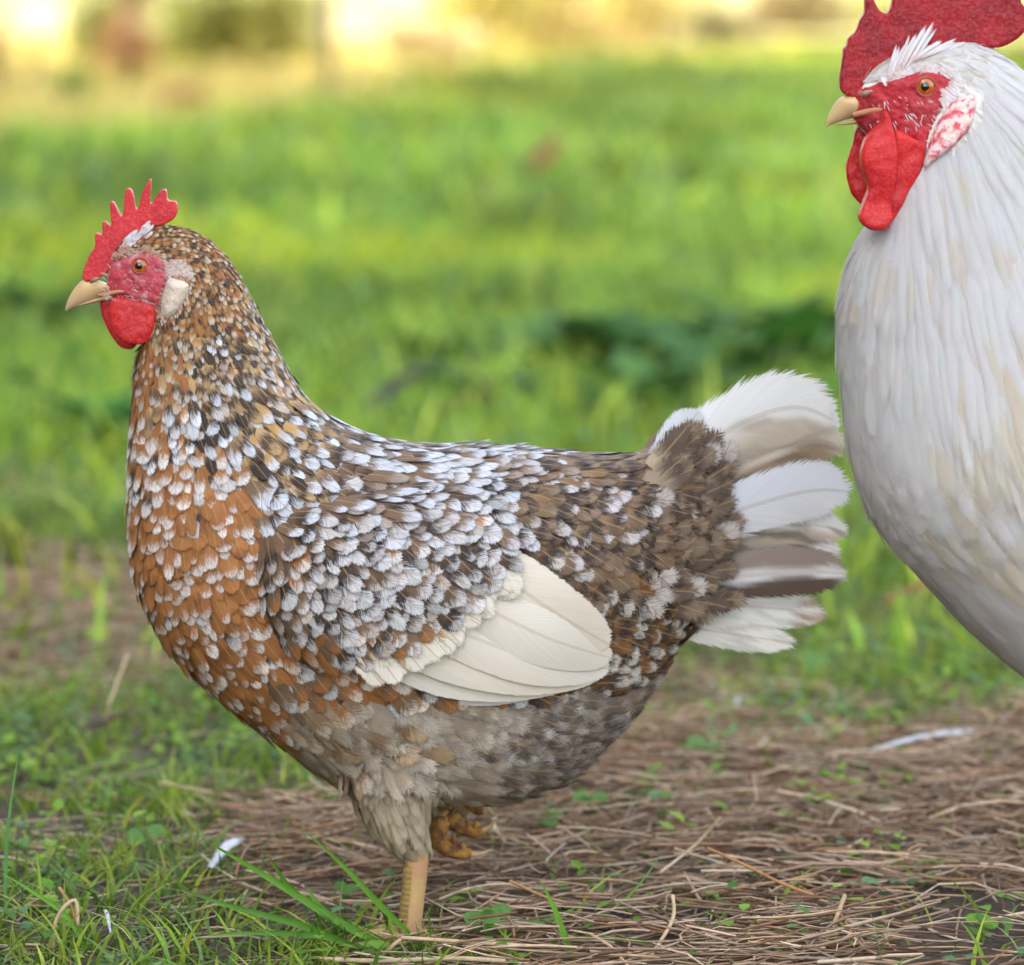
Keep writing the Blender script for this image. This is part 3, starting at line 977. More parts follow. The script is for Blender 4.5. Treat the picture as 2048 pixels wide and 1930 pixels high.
# nostrils
for s in (1, -1):
    c = on_near(188, 560, .0006, (bvh,))
    v, f = tube([P(181, 566, -.0065*s), P(188, 560, -.0085*s), P(197, 556, -.0092*s)], [.0005, .0013, .0006], 8, 4)
    mesh_obj('nostril', v, f, M_BEAKD, hen)
# pale tuft over the ear and hair feathers on the face
tuft = Plumage()
TW = make_styles('tuft', 6, lambda: (jit((.54, .30, .28)), jit((.62, .46, .42)), jit((.70, .58, .54)), .5, .8))
lp = np.array(LOBETUFT)
n = 0
while n < 120:
    x, y = rng.uniform(lp[:, 0].min(), lp[:, 0].max()), rng.uniform(lp[:, 1].min(), lp[:, 1].max())
    if not in_poly(np.array([x]), np.array([y]), lp)[0]: continue
    n += 1
    p = on_near(x, y, .001, (bvh,)); a = math.radians(40+rng.normal()*15)
    t = np.array([math.cos(a), -.25, -math.sin(a)]); t /= np.linalg.norm(t)
    for q, tt, nn in ((p, t, -1.0), (mirrored([p], HY)[0], t*np.array([1, -1, 1]), 1.0)):
        tuft.add(q, tt, np.array([0, nn, .1]), .0011, .0055, TW[rng.integers(6)], 0)
fp = np.array(FACE)
n = 0
while n < 170:
    x, y = rng.uniform(200, 330), rng.uniform(500, 610)
    if not in_poly(np.array([x]), np.array([y]), fp)[0] or math.hypot(x-281, y-531) < 22: continue
    if rng.random() > smooth01(520, 600, y)+.25: continue
    n += 1
    p = on_near(x, y, .0018, (bvh,)); a = math.radians(25+rng.normal()*14)
    t = np.array([math.cos(a), -.10, -math.sin(a)]); t /= np.linalg.norm(t)
    for q, tt, nn in ((p, t, -1.0), (mirrored([p], HY)[0], t*np.array([1, -1, 1]), 1.0)):
        tuft.add(q, tt, np.array([0, nn, .1]), .00022, .0040, TW[rng.integers(6)], 0)
CRW = make_styles('crownwhite', 5, lambda: (jit((.55, .3, .28)), jit((.66, .58, .56)), jit(WHITE), .5, .6))
for _ in range(60):       # white flecks where the comb meets the crown
    k = rng.random()
    x, y = np.interp(k, [0, .5, 1], [240, 262, 292])+rng.normal()*4, np.interp(k, [0, .5, 1], [492, 472, 458])+rng.normal()*5
    p = on_near(x, y+6, .002, (bvh,)); a = math.radians(-40+rng.normal()*14)
    t = np.array([math.cos(a), -.1, -math.sin(a)]); t /= np.linalg.norm(t)
    tuft.add(p, t, np.array([0, -1.0, .1]), .0011, .0065, CRW[rng.integers(5)], 0)
EDGE = make_styles('edge', 10, lambda: (jit((.50, .26, .20)), jit(pick((2, RUST), (2, (.55, .40, .34)), (1, BROWN))), jit(pick((2, RUST), (3, (.60, .50, .44)), (1, DARK))), .5, .7))
def lap_edge(pl, poly, tree, Yc, fl, styles, n, L, hw, ok):
    poly = np.asarray(poly); m_ = len(poly); k = 0
    while k < n:
        i = rng.integers(m_); t = rng.random()
        a, b_ = poly[i], poly[(i+1) % m_]
        x, y = a+(b_-a)*t+rng.normal(size=2)*3.0
        k += 1
        if not ok(x, y): continue
        d2 = fl(x, y); an = rng.normal()*.25
        tt = np.array([d2[0]*math.cos(an)-d2[1]*math.sin(an), -.12, d2[0]*math.sin(an)+d2[1]*math.cos(an)]); tt /= np.linalg.norm(tt)
        p = on_near(x, y, .0016, (tree,))-tt*L*.5
        sk = styles[rng.integers(len(styles))]
        pl.add(p, tt, np.array([0, -1.0, .1]), hw, L*rng.uniform(.7, 1.2), sk, 0)
        pl.add(mirrored([p], Yc)[0], tt*np.array([1, -1, 1]), np.array([0, 1.0, .1]), hw, L, sk, 0)
lap_edge(tuft, FACE, bvh, HY, flow, EDGE, 420, .0058, .0008, lambda x, y: y < 545 and x > 232 and x < 330)
lap_edge(tuft, LOBE, bvh, HY, flow, EDGE, 70, .0060, .0008, lambda x, y: x > 352 or y > 625)
tuft.build(hen, M_FEATHER, 0, 'face_down')

# ---- legs ------------------------------------------------------------------
def leg_chain(parent, name, pts, Y, radii, mat, claw=None):
    v, f = tube(pw(pts, Y) if np.ndim(Y) == 0 else np.array([P(x, y, yy) for (x, y), yy in zip(pts, Y)]), np.array(radii)*PX, 12, 6)
    o = mesh_obj(name, v, f, mat, parent)
    return o
shank = leg_chain(hen, 'shank', [(826, 1680), (831, 1712), (829, 1760), (823, 1820), (818, 1862), (816, 1884)], YN, [32, 27, 24, 23.5, 24.5, 27], M_SHANK)
# scutes: overlapping scales down the front of the shank
for i, yy in enumerate(np.linspace(1716, 1868, 15)):
    xx = np.interp(yy, [1712, 1760, 1820, 1880], [831, 829, 823, 817])
    c = P(xx, yy, YN); R = .0067
    V = []
    for a in np.linspace(math.radians(110), math.radians(255), 8):
        for zz, rr in ((.0018, R*.97), (-.0016, R*1.05), (-.0020, R*.96)):
            V.append(c+np.array([math.cos(a)*rr, -math.sin(a)*rr*.98 if False else math.sin(a)*rr, zz]))
    mesh_obj('scale', np.array(V), grid_faces(8, 3), M_SCUTE, shank)
gz = P(815, 1884, YN)
def gtoe(name, dx, dy, L, parent, base):
    pts = [base, base+np.array([dx*L*.35, dy*L*.35, .004]), base+np.array([dx*L*.7, dy*L*.7, .000]), base+np.array([dx*L, dy*L, -.002])]
    v, f = tube(pts, [.0056, .0046, .0042, .0030], 10, 5)
    o = mesh_obj(name, v, f, M_SHANK, parent)
    e = pts[-1]
    v, f = tube([e, e+np.array([dx*.006, dy*.006, .0005]), e+np.array([dx*.013, dy*.013, -.005])], [.0028, .0020, .0006], 8, 4)
    mesh_obj('claw', v, f, M_CLAW, o)
fb = P(815, 1880, YN); fb[2] = -.0005
for dx, dy, L in ((-.98, -.1, .050), (-.72, -.66, .042), (-.72, .66, .042), (.9, .25, .022)):
    gtoe('toe', dx, dy, L, hen, fb)
# raised foot: shank folded under the belly, toes hanging and curled back
leg_chain(hen, 'shank', [(880, 1600), (884, 1622), (890, 1640)], [.03, .02, .008], [24, 20, 20], M_SHANK)
def curled(pts, Y, rad, clawpts, pads):
    o = leg_chain(hen, 'toe', pts, Y, rad, M_TOE)
    leg_chain(o, 'claw', clawpts, Y, [8, 5, 1.5], M_CLAW)
    for x, y, r in pads:
        v, f = tube([P(x-5, y, Y-.001), P(x, y, Y-.001), P(x+5, y, Y-.001)], np.array([.5, .9, .5])*r*PX, 10, 4)
        mesh_obj('toe_pad', v, f, M_TOE, o)
curled([(886, 1640), (874, 1666), (884, 1690), (914, 1704), (942, 1708)], -.004, [17, 19, 18, 15, 10], [(942, 1708), (962, 1707), (984, 1699)], [(886, 1665, 17), (908, 1680, 14), (924, 1692, 11)])
curled([(896, 1626), (906, 1640), (926, 1656), (948, 1664), (966, 1662)], .010, [15, 18, 15, 13, 9], [(966, 1660), (980, 1652), (991, 1638)], [(912, 1635, 15), (936, 1650, 12), (952, 1650, 10)])
curled([(930, 1600), (945, 1612), (956, 1620), (966, 1622)], .020, [12, 12, 11, 8], [(966, 1622), (976, 1620), (984, 1626)], [(952, 1612, 11)])
leg_chain(hen, 'toe', [(890, 1636), (905, 1640), (916, 1650)], .024, [10, 9, 6], M_TOE)
#@@PART3
# ================================================================== THE ROOSTER
RY = -.10
rooster = root_empty('rooster', tuple(P(2330, 1960, RY)*np.array([1, 1, 0])),
                     'large white rooster with tall red comb, cropped by the right edge', 'rooster')
R_ST = [(1704, 196, 1708, 240, 10), (1718, 172, 1724, 262, 28), (1742, 140, 1756, 290, 48), (1795, 108, 1790, 325, 66), (1870, 88, 1800, 365, 80), (1950, 88, 1772, 400, 92),
 (2020, 125, 1735, 450, 108), (2075, 190, 1700, 520, 128), (2120, 280, 1678, 610, 152), (2165, 390, 1680, 720, 180), (2230, 500, 1692, 850, 214),
 (2310, 590, 1718, 972, 248), (2400, 650, 1762, 1062, 272), (2500, 690, 1838, 1152, 288), (2600, 710, 1935, 1256, 292), (2700, 715, 2055, 1356, 286),
 (2790, 700, 2200, 1435, 266), (2870, 670, 2400, 1465, 230), (2930, 650, 2600, 1395, 180), (2980, 680, 2750, 1280, 120), (3010, 740, 2860, 1150, 70), (3020, 810, 2930, 1030, 25)]
rb_V, rb_F = loft(R_ST, RY)
thr = [thigh(pw([(2330, 1300), (2330, 1420), (2335, 1540), (2350, 1660)], RY+s*.05), np.array([170, 130, 80, 34])*PX) for s in (-1, 1)]
V, Fc = join([(rb_V, rb_F)]+thr)
rbody = mesh_obj('body', V, Fc, M_WHITEBASE, rooster)
r = rbody.modifiers.new('remesh', 'REMESH'); r.mode = 'VOXEL'; r.voxel_size = .0036; r.use_smooth_shade = True
rbvh = BVHTree.FromPolygons([tuple(v) for v in rb_V], rb_F)
def Z4(l): return [(1600+x*.267, y*.267) for x, y in l]
RFACE = Z4([(330, 700), (420, 670), (520, 640), (640, 590), (760, 560), (850, 520), (950, 508), (1080, 530), (1170, 570), (1190, 640), (1120, 700), (1090, 800), (1020, 920), (960, 1050),
            (930, 1200), (820, 1420), (740, 1420), (700, 1200), (600, 1080), (430, 980), (330, 900)])
RLOBE = Z4([(1120, 770), (1180, 735), (1310, 690), (1335, 760), (1310, 900), (1275, 975), (1150, 1115), (1005, 1215), (930, 1285), (915, 1220), (955, 1100), (965, 1040), (1030, 900)])
RTUFT = Z4([(1110, 660), (1180, 620), (1300, 610), (1335, 680), (1310, 740), (1180, 780), (1110, 770)])
rflow = FlowField([(1840, 110, -10), (1900, 100, 15), (1960, 120, 40), (2000, 300, 66), (1930, 350, 78), (1850, 500, 84), (1720, 520, 98), (1690, 640, 92), (1700, 800, 86), (1900, 800, 80), (2020, 700, 76),
                   (1750, 1000, 62), (1850, 1100, 48), (2000, 1250, 40), (2050, 1000, 60), (2300, 800, 45), (2600, 1000, 25), (2800, 900, 5)])
def rreg(x, y):
    if y < 230 and x < 1960: return 'rhead'
    if y < 620+max(0, x-1700)*1.05 and y < 930 and x < 2250: return 'hackle'
    if y < 1000+(x-1700)*.55: return 'rbreast'
    return 'rbelly'
RRAD = {'rhead': .0021, 'hackle': .0035, 'rbreast': .0048, 'rbelly': .0054}
RDIM = {'rhead': (.013, .0013), 'hackle': (.056, .0044), 'rbreast': (.036, .0085), 'rbelly': (.032, .0105)}
RTILT = {'rhead': 4, 'hackle': 2.4, 'rbreast': 2.2, 'rbelly': 2.0}
W1 = (.79, .78, .765)
RST = {
 'rhead': make_styles('rhead', 8, lambda: (jit(W1, .03), jit(W1, .03), jit(pick((4, W1), (1, (.70, .62, .48))), .03), .6, .5)),
 'hackle': make_styles('hackle', 16, lambda: (jit(W1, .015), jit(pick((14, W1), (1, (.76, .70, .60))), .015), jit(pick((8, W1), (1, (.74, .69, .60))), .015), .55+.2*rng.random(), .95)),
 'rbreast': make_styles('rbreast', 12, lambda: (jit(W1, .012), jit(W1, .012), jit(W1, .012), .6, .95)),
 'rcream': make_styles('rcream', 10, lambda: (jit((.77, .71, .59), .015), jit((.77, .71, .59), .015), jit((.78, .74, .65), .015), .6, .95)),
}
RST['rbelly'] = RST['rbreast']
def rchoose(reg, x, y):
    d = math.hypot((x-1965)/100, (y-960)/210)+rng.normal()*.15
    if reg in ('hackle', 'rbreast', 'rbelly') and rng.random() < .60*float(smooth01(1.6, .5, np.array(d))):
        return RST['rcream'][rng.integers(10)]  # yellowed breast
    return RST[reg][rng.integers(len(RST[reg]))]
rpl = Plumage()
RSNOUT = Z4([(150, 650), (420, 640), (600, 600), (720, 640), (760, 900), (960, 1040), (960, 1250), (800, 1500), (640, 1740), (300, 1500), (200, 1000)])
RN = [RFACE, RLOBE, RSNOUT]
def far_back(x, y): return x > 2500 and (int(x*7+y*13) % 3 > 0)
dress(rb_V, rb_F, 70000, rpl, skip=far_back, Yc=RY, rad=RRAD, dim=RDIM, tilt=RTILT, regf=rreg, chf=rchoose, fl=rflow, nofeather=RN)
for v, f in thr:
    dress(v, f, 1500, rpl, skip=lambda x, y: y < 1380, Yc=RY, rad=RRAD, dim=RDIM, tilt=RTILT, regf=lambda x, y: 'rbelly', chf=rchoose, fl=FlowField([(2330, 1500, 80)]), nofeather=RN, single_ok=False)
# only feathers that lie in the picture may be singles
for i, it in enumerate(rpl.items):
    x, y = proj(it[0])
    if not (0 < x < 2010 and 30 < y < 1380):
        rpl.items[i] = it[:7]+(0,)
rpl.build(rooster, M_SILK, 300, 'plumage')

# ---- rooster head ---------------------------------------------------------
fV, fF = patch(RFACE, rbvh, RY, .0018, 16, 2.6, .0015)
fV = fV-np.array([0, 1, 0])*((vnoise(fV[:, 0]*200, fV[:, 2]*230, 74)-.5)*.0020+(vnoise(fV[:, 0]*520, fV[:, 2]*600, 75)-.5)*.0009)[:, None]
mesh_obj('face', fV, fF, M_FACER, rooster)
mesh_obj('face', mirrored(fV, RY), mirror_faces(fF), M_FACER, rooster)
RCOMB = Z4([(315, 690), (295, 600), (303, 520), (322, 400), (322, 360), (352, 335), (358, 285), (412, 235), (450, 140), (480, 95), (484, 0), (500, -120), (535, -40), (575, 55), (620, 98), (662, 85),
            (688, 0), (740, -250), (800, -180), (850, -40), (905, -50), (980, -310), (1040, -220), (1090, -60), (1150, -60), (1250, -270), (1310, -180), (1350, -50), (1450, -30), (1580, -160),
            (1640, -60), (1655, 20), (1690, 70), (1700, 190), (1645, 270), (1560, 330), (1450, 360), (1300, 345), (1210, 330), (1050, 400), (900, 520), (760, 600), (560, 690), (420, 735)])
slab('comb', RCOMB, RY, .0105, rooster, M_COMBR, .0009, 3, 3, warp=(.006, .0006))
RW_N = Z4([(610, 830), (655, 835), (700, 950), (722, 1100), (726, 1300), (705, 1450), (690, 1640), (640, 1715), (560, 1722), (470, 1690), (430, 1625), (448, 1540), (480, 1450), (500, 1400), (462, 1250), (460, 1130), (510, 1010), (590, 920)])
RW_B = Z4([(700, 980), (800, 1010), (900, 1060), (950, 1075), (912, 1250), (820, 1450), (700, 1640), (620, 1725), (600, 1600), (660, 1400), (690, 1200)])
RW_F = Z4([(440, 915), (392, 1080), (345, 1220), (343, 1300), (370, 1390), (450, 1520), (560, 1560), (600, 1300), (600, 1050), (560, 910)])
slab('wattle', RW_N, RY-.031, .014, rooster, M_WATTLE, .0009, 44, 4, warp=(.022, .005))
slab('wattle_fold', RW_B, RY-.026, .010, rooster, M_WATTLE, .0009, 30, 4, warp=(.018, .004))
slab('wattle', RW_F, RY+.010, .007, rooster, M_WATTLE, .0009, 14, 4, warp=(.014, .004))
lV, lF = patch(RLOBE, rbvh, RY, .0055, 14, 3.0, .002)
mesh_obj('earlobe', lV, lF, M_LOBER, rooster)
mesh_obj('earlobe', mirrored(lV, RY), mirror_faces(lF), M_LOBER, rooster)
eye(rooster, 1851.5, 173, 17.5, RY, rbvh)
eye(rooster, 1851.5, 173, 17.5, RY, rbvh, -1)
def zr(l): return [(1600+a*.267, b*.267, 1600+c*.267, d*.267, w*.267) for a, b, c, d, w in l]
beak(rooster, zr([(520, 715, 700, 810, 130), (420, 712, 600, 835, 122), (320, 722, 460, 870, 100), (265, 770, 350, 895, 66), (228, 830, 275, 918, 44), (205, 890, 222, 940, 24), (197, 938, 203, 958, 8)]),
     zr([(700, 830, 660, 915, 80), (560, 850, 545, 930, 66), (450, 880, 445, 930, 52), (350, 905, 350, 935, 34), (270, 925, 270, 940, 14)]), RY)
gape(rooster, [(1600+x*.267, y*.267, w) for x, y, w in ((400, 862, 28), (500, 838, 41), (600, 818, 52), (700, 818, 59), (780, 842, 62))], RY, [5, 6, 5, 4, 1])
for s in (1, -1):
    v, f = tube([P(1718, 192, RY-.014*s), P(1730, 187, RY-.0165*s), P(1744, 182, RY-.017*s)], [.0006, .0016, .0007], 8, 4)
    mesh_obj('nostril', v, f, M_BEAKD, rooster)
rt = Plumage()
RT = make_styles('rtuft', 6, lambda: (jit((.60, .45, .42), .05), jit((.74, .66, .64), .05), jit((.76, .74, .74), .04), .4, .6))
lp = np.array(RTUFT); n = 0
while n < 110:
    x, y = rng.uniform(lp[:, 0].min(), lp[:, 0].max()), rng.uniform(lp[:, 1].min(), lp[:, 1].max())
    if not in_poly(np.array([x]), np.array([y]), lp)[0]: continue
    n += 1
    p = on_near(x, y, .001, (rbvh,)); a = math.radians(60+rng.normal()*16)
    t = np.array([math.cos(a), -.25, -math.sin(a)]); t /= np.linalg.norm(t)
    rt.add(p, t, np.array([0, -1.0, .1]), .0012, .007, RT[rng.integers(6)], 0)
    rt.add(mirrored([p], RY)[0], t*np.array([1, -1, 1]), np.array([0, 1.0, .1]), .0012, .007, RT[rng.integers(6)], 0)
for ax, ay, bx, by, nn in ((640, 640, 745, 330, 8), (660, 620, 790, 320, 8), (720, 560, 915, 215, 9), (780, 520, 1020, 165, 12), (650, 620, 600, 545, 5), (860, 450, 1080, 320, 14), (930, 450, 1230, 310, 16), (700, 600, 860, 420, 10)):
    for _ in range(nn):
        x0, y0 = 1600+(ax+rng.normal()*14)*.267, (ay+rng.normal()*14)*.267
        x1, y1 = 1600+(bx+rng.normal()*22)*.267, (by+rng.normal()*26)*.267
        Y = RY-.013+rng.normal()*.002
        A, B = P(x0, y0, Y), P(x1, y1, Y+.003)
        L = np.linalg.norm(B-A)
        rt.add(A, (B-A)/L, np.array([0, -1.0, .05]), .0011, L*(.75+.3*rng.random()), RT[rng.integers(6)], 0)
pf = np.array(RFACE); n = 0
while n < 120:
    x, y = rng.uniform(1690, 1880), rng.uniform(185, 290)
    if not in_poly(np.array([x]), np.array([y]), pf)[0] or math.hypot(x-1851, y-173) < 26: continue
    n += 1
    p = on_near(x, y, .002, (rbvh,)); a = math.radians(50+rng.normal()*16)
    t = np.array([math.cos(a), -.1, -math.sin(a)]); t /= np.linalg.norm(t)
    rt.add(p, t, np.array([0, -1.0, .1]), .00025, .005, RT[rng.integers(6)], 0)
lap_edge(rt, RFACE, rbvh, RY, rflow, RT, 420, .0075, .0008, lambda x, y: (y < 180 and x > 1770) or x > 1890)
lap_edge(rt, RLOBE, rbvh, RY, rflow, RST['rhead'], 200, .009, .0010, lambda x, y: x > 1905+(260-y)*.25)
rt.build(rooster, M_FEATHER, 0, 'face_down')

# ---- rooster legs and tail (outside the picture, for other viewpoints) ------
for s in (-1, 1):
    Y = RY+s*.05
    sh = leg_chain(rooster, 'shank', [(2350, 1640), (2352, 1720), (2340, 1850), (2334, 1940)], Y, [32, 28, 27, 32], M_SHANK)
    b = P(2334, 1945, Y); b[2] = .008
    for dx, dy, L in ((-.98, -.1, .058), (-.74, -.66, .048), (-.74, .66, .048), (.9, .25, .026)):
        gtoe('toe', dx, dy, L, rooster, b)
for k in range(12):
    a = k/11
    pth = [(2900, 820-60*a), (3000+40*a, 560-110*a), (3180+110*a, 360-80*a), (3380+120*a, 420+150*a-300*(1-a)*.2), (3480+100*a, 640+120*a)]
    w3 = np.array([P(x, y, RY+(k % 3-1)*.02*min(1, i/2)) for i, (x, y) in enumerate(pth)])
    long_feather('sickle_feather', w3, np.array([30, 46, 50, 44, 30])*PX, rooster, M_LONGF, fcol(W1), (0, -1, .1), 16, 7, .2, .1)
#@@PART4
# ================================================================== GROUND AND PLANTS
def half_view(Y): return (Y-CAM[1])*1024/F
def gz_at(x, y):
    x = np.asarray(x, float); y = np.asarray(y, float)
    z = (vnoise(x*4+7, y*4+3, 1)-.5)*.016+(vnoise(x*13, y*13, 2)-.5)*.008
    z = z+(vnoise(x*.35+5, y*.35+1, 3)-.5)*.10*smooth01(2, 9, y)
    z = z+.020*np.exp(-((x-.40)**2/.03+(y-.55)**2/.05))      # litter heaped up at the right
    return z*smooth01(.03, .12, np.hypot(x-P(815, 1872)[0], y+.03))

def terrain(name, x0, x1, y0, y1, nx, ny, mat, dz=0.0):
    # finer close to the birds
    ty = np.linspace(0, 1, ny); ys = y0+(y1-y0)*ty**2.2
    tx = np.linspace(-1, 1, nx); xs = (x0+x1)/2+(x1-x0)/2*np.sign(tx)*np.abs(tx)**2.2
    X, Yg = np.meshgrid(xs, ys)
    Z = gz_at(X, Yg)+dz
    return mesh_obj(name, np.column_stack([X.ravel(), Yg.ravel(), Z.ravel()]), grid_faces(ny, nx), mat)

m = NT('soil')
tc = m.n('TexCoord').outputs['Object']
n1 = m.noise(tc, 9, 6); n2 = m.noise(tc, 90, 5); n3 = m.noise(tc, .35, 3)
col = m.mix(m.maprange(n2, .3, .7), (.035, .024, .019), (.10, .07, .052))
col = m.mix(m.maprange(n1, .45, .7, 0, .5), col, (.19, .135, .09))
far = m.mix(m.maprange(n1, .3, .7), (.13, .20, .03), (.20, .27, .045))
sp = m.n('SeparateXYZ'); m.l(tc, sp.inputs[0])
col = m.mix(m.maprange(m.math('MULTIPLY_ADD', n1, 2.0, sp.outputs[1]), 1.8, 4.2), col, far)
dry = m.mix(m.maprange(n3, .3, .7), (.46, .36, .12), (.40, .36, .10))
col = m.mix(m.maprange(m.math('SUBTRACT', sp.outputs[1], m.math('MULTIPLY', sp.outputs[0], 3.0)), 15, 20), col, dry)
b = m.bsdf(col, .95, **{'Specular IOR Level': .1})
m.l(m.bump(m.math('ADD', n2, n1), 1.0, .006), b.inputs['Normal'])
M_SOIL = m.done(b)
g = terrain('ground', -90, 90, -14, 160, 240, 420, M_SOIL)
tag(g, kind='structure')

def ribbons(base, dirv, up_amt, length, width, facing, rows, bend, cols, z_rise):
    """vectorised grass blades; returns verts, faces, colours"""
    n = len(base)
    t = np.linspace(0, 1, rows)
    d = np.column_stack([np.cos(dirv), np.sin(dirv), np.zeros(n)])
    Pp = base[:, None]+d[:, None]*(length*bend)[:, None, None]*(t**1.8)[None, :, None]
    Pp[:, :, 2] += (length*up_amt)[:, None]*(t-.35*bend[:, None]*t**2.2)
    wv = np.column_stack([np.cos(facing), np.sin(facing), np.zeros(n)])
    wd = width[:, None]*(1-t[None]**1.7)*.5+width[:, None]*.03
    L = Pp-wv[:, None]*wd[:, :, None]; R = Pp+wv[:, None]*wd[:, :, None]
    V = np.stack([L, R], 2).reshape(n, rows*2, 3)
    f = np.array([(2*i, 2*i+1, 2*i+3, 2*i+2) for i in range(rows-1)])
    Fc = (f[None]+(np.arange(n)*rows*2)[:, None, None]).reshape(-1, 4)
    shade = np.ones(rows)[None, :, None]
    C = np.concatenate([np.repeat((cols[:, None]*shade)[:, :, None], 2, 2), np.ones((n, rows, 2, 1))], 3).reshape(-1, 4)
    return V.reshape(-1, 3), Fc, C

def sample_xy(n, y0, y1, spread=1.6, power=1.0, extra=.15):
    y = y0+(y1-y0)*rng.random(n)
    w = half_view(y)
    keep = rng.random(n) < (w/half_view(y1))**power
    y = y[keep]; w = half_view(y)*spread+extra
    x = (rng.random(len(y))*2-1)*w
    return x, y

def strawness(x, y):
    """1 where dry litter covers the ground, 0 in the grass"""
    px, py = proj(np.column_stack([x, y, np.zeros_like(x)]))
    right = smooth01(650, 1050, px)*smooth01(1270, 1580, py)
    band = smooth01(330, 560, px)*smooth01(1600, 1680, py)*smooth01(1900, 1800, py)*.9
    leftp = smooth01(480, 250, px)*smooth01(1080, 1150, py)*smooth01(1420, 1290, py)*.75
    s = np.maximum(np.maximum(right, band), leftp)
    n = vnoise(x*7+3, y*7+9, 8)
    return np.clip(s+(n-.5)*.55*(s > .02)*(s < .98), 0, 1)

GREENS = np.array([(.125, .21, .020), (.18, .275, .026), (.235, .315, .030), (.09, .17, .028), (.29, .34, .045), (.12, .215, .045)])
M_GRASS = mat_attr('grass_blade', .45, .35, nscale=60)
M_STRAW = mat_attr('dry_straw', .8, .0, nscale=160, streak=.3)
M_WEED = mat_attr('weed_leaf', .8, .25, nscale=150)

def dryness(x, y):
    # the green lawn reaches farther back towards the right
    px, py = proj(np.column_stack([x, y, np.zeros_like(x)]))
    lim = np.interp(px, [-600, 0, 280, 566, 824, 1000, 1300, 1700, 2600], [280, 262, 245, 205, 165, 135, 108, 88, 80])
    return smooth01(lim+28, lim-16, py+(vnoise(x*2.5, y*.8, 61)-.5)*40)

def grass_layer(name, n, y0, y1, h0, h1, w0, w1, rows, maskf, colf, label, cat, spread=1.6, bend=(.2, .9)):
    x, y = sample_xy(n, y0, y1, spread)
    k = rng.random(len(x)) < maskf(x, y)
    x, y = x[k], y[k]; n = len(x)
    base = np.column_stack([x, y, gz_at(x, y)-.002])
    L = h0+(h1-h0)*rng.random(n)**1.4
    V, Fc, C = ribbons(base, rng.random(n)*6.283, rng.uniform(.55, 1.0, n), L, rng.uniform(w0, w1, n), rng.random(n)*6.283, rows,
                       rng.uniform(bend[0], bend[1], n), colf(n, x, y), 0)
    o = mesh_obj(name, V, Fc, M_GRASS, None, None, True, {'cb': C})
    tag(o, label, cat, kind='stuff')
    return o
def greens(n, x=None, y=None):
    c = GREENS[rng.integers(len(GREENS), size=n)]*rng.uniform(.6, 1.5, n)[:, None]
    return c
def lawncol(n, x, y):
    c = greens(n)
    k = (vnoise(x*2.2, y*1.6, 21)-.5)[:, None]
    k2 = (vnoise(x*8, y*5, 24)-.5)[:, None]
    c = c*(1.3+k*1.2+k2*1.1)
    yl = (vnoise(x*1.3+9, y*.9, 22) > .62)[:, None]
    c = c*np.interp(y, [12, 17], [1.0, .55])[:, None]  # far lawn colour darkened, standing in for shade over the sunlit strip
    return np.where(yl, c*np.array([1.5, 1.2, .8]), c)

grass_layer('near_grass', 90000, -.35, 1.9, .012, .048, .0014, .0036, 5,
            lambda x, y: np.clip(.08+.75*smooth01(.35, .8, y)*(vnoise(x*6+1, y*4, 36) > .44)+1.0*(1-strawness(x, y))**1.5*np.clip(.15+1.5*vnoise(x*9, y*9, 31), 0, 1), 0, 1), greens,
            'sparse short green grass around the birds', 'grass', bend=(.3, 1.3))
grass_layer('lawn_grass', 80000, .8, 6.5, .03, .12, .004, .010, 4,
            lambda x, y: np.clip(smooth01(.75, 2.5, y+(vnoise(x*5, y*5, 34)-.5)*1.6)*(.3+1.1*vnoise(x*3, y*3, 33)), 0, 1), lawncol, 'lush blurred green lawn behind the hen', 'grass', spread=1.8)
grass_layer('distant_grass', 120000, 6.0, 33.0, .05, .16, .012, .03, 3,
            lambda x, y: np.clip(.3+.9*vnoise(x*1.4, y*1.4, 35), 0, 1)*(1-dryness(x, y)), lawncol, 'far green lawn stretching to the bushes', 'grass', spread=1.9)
def drycol(n, x, y):
    pal = np.array([(.58, .46, .13), (.52, .44, .10), (.60, .48, .18), (.40, .40, .08), (.56, .38, .12)])
    c = pal[rng.integers(5, size=n)]*rng.uniform(.8, 1.2, n)[:, None]
    return c
grass_layer('dry_grass', 46000, 11.0, 27.0, .06, .24, .015, .03, 3,
            lambda x, y: np.clip(dryness(x, y)*(.25+vnoise(x*.9, y*.6, 37)), 0, 1), drycol, 'sunlit yellow dry grass below the bushes', 'grass', spread=1.9)

# ---- straw litter: thin bent stems -------------------------------------------
def stems(n, x, y, zlift, L, r, az, pitch, cols, rows=4):
    t = np.linspace(-.5, .5, rows)
    d = np.column_stack([np.cos(az)*np.cos(pitch), np.sin(az)*np.cos(pitch), np.sin(pitch)])
    sd = np.column_stack([-np.sin(az), np.cos(az), np.zeros(n)])
    upv = np.cross(d, sd)
    kink = rng.normal(size=n)*.10; sag = rng.normal(size=n)*.05
    c = np.column_stack([x, y, zlift])[:, None]+d[:, None]*(L[:, None]*t)[:, :, None]
    c = c+sd[:, None]*(L*kink)[:, None, None]*(np.abs(t)*2-.5)[None, :, None]+np.array([0, 0, 1.0])*(L*sag)[:, None, None]*(t*t*4-.5)[None, :, None]
    V = []
    for k in range(3):
        a = k*2.0944
        V.append(c+(sd[:, None]*math.cos(a)+upv[:, None]*math.sin(a))*(r[:, None]*(1-.5*np.abs(t)))[:, :, None])
    V = np.stack(V, 2).reshape(n, rows*3, 3)
    f = grid_faces(rows, 3, True)
    Fc = (f[None]+(np.arange(n)*rows*3)[:, None, None]).reshape(-1, 4)
    C = np.repeat(np.column_stack([cols, np.ones(n)]), rows*3, axis=0)
    return V.reshape(-1, 3), Fc, C
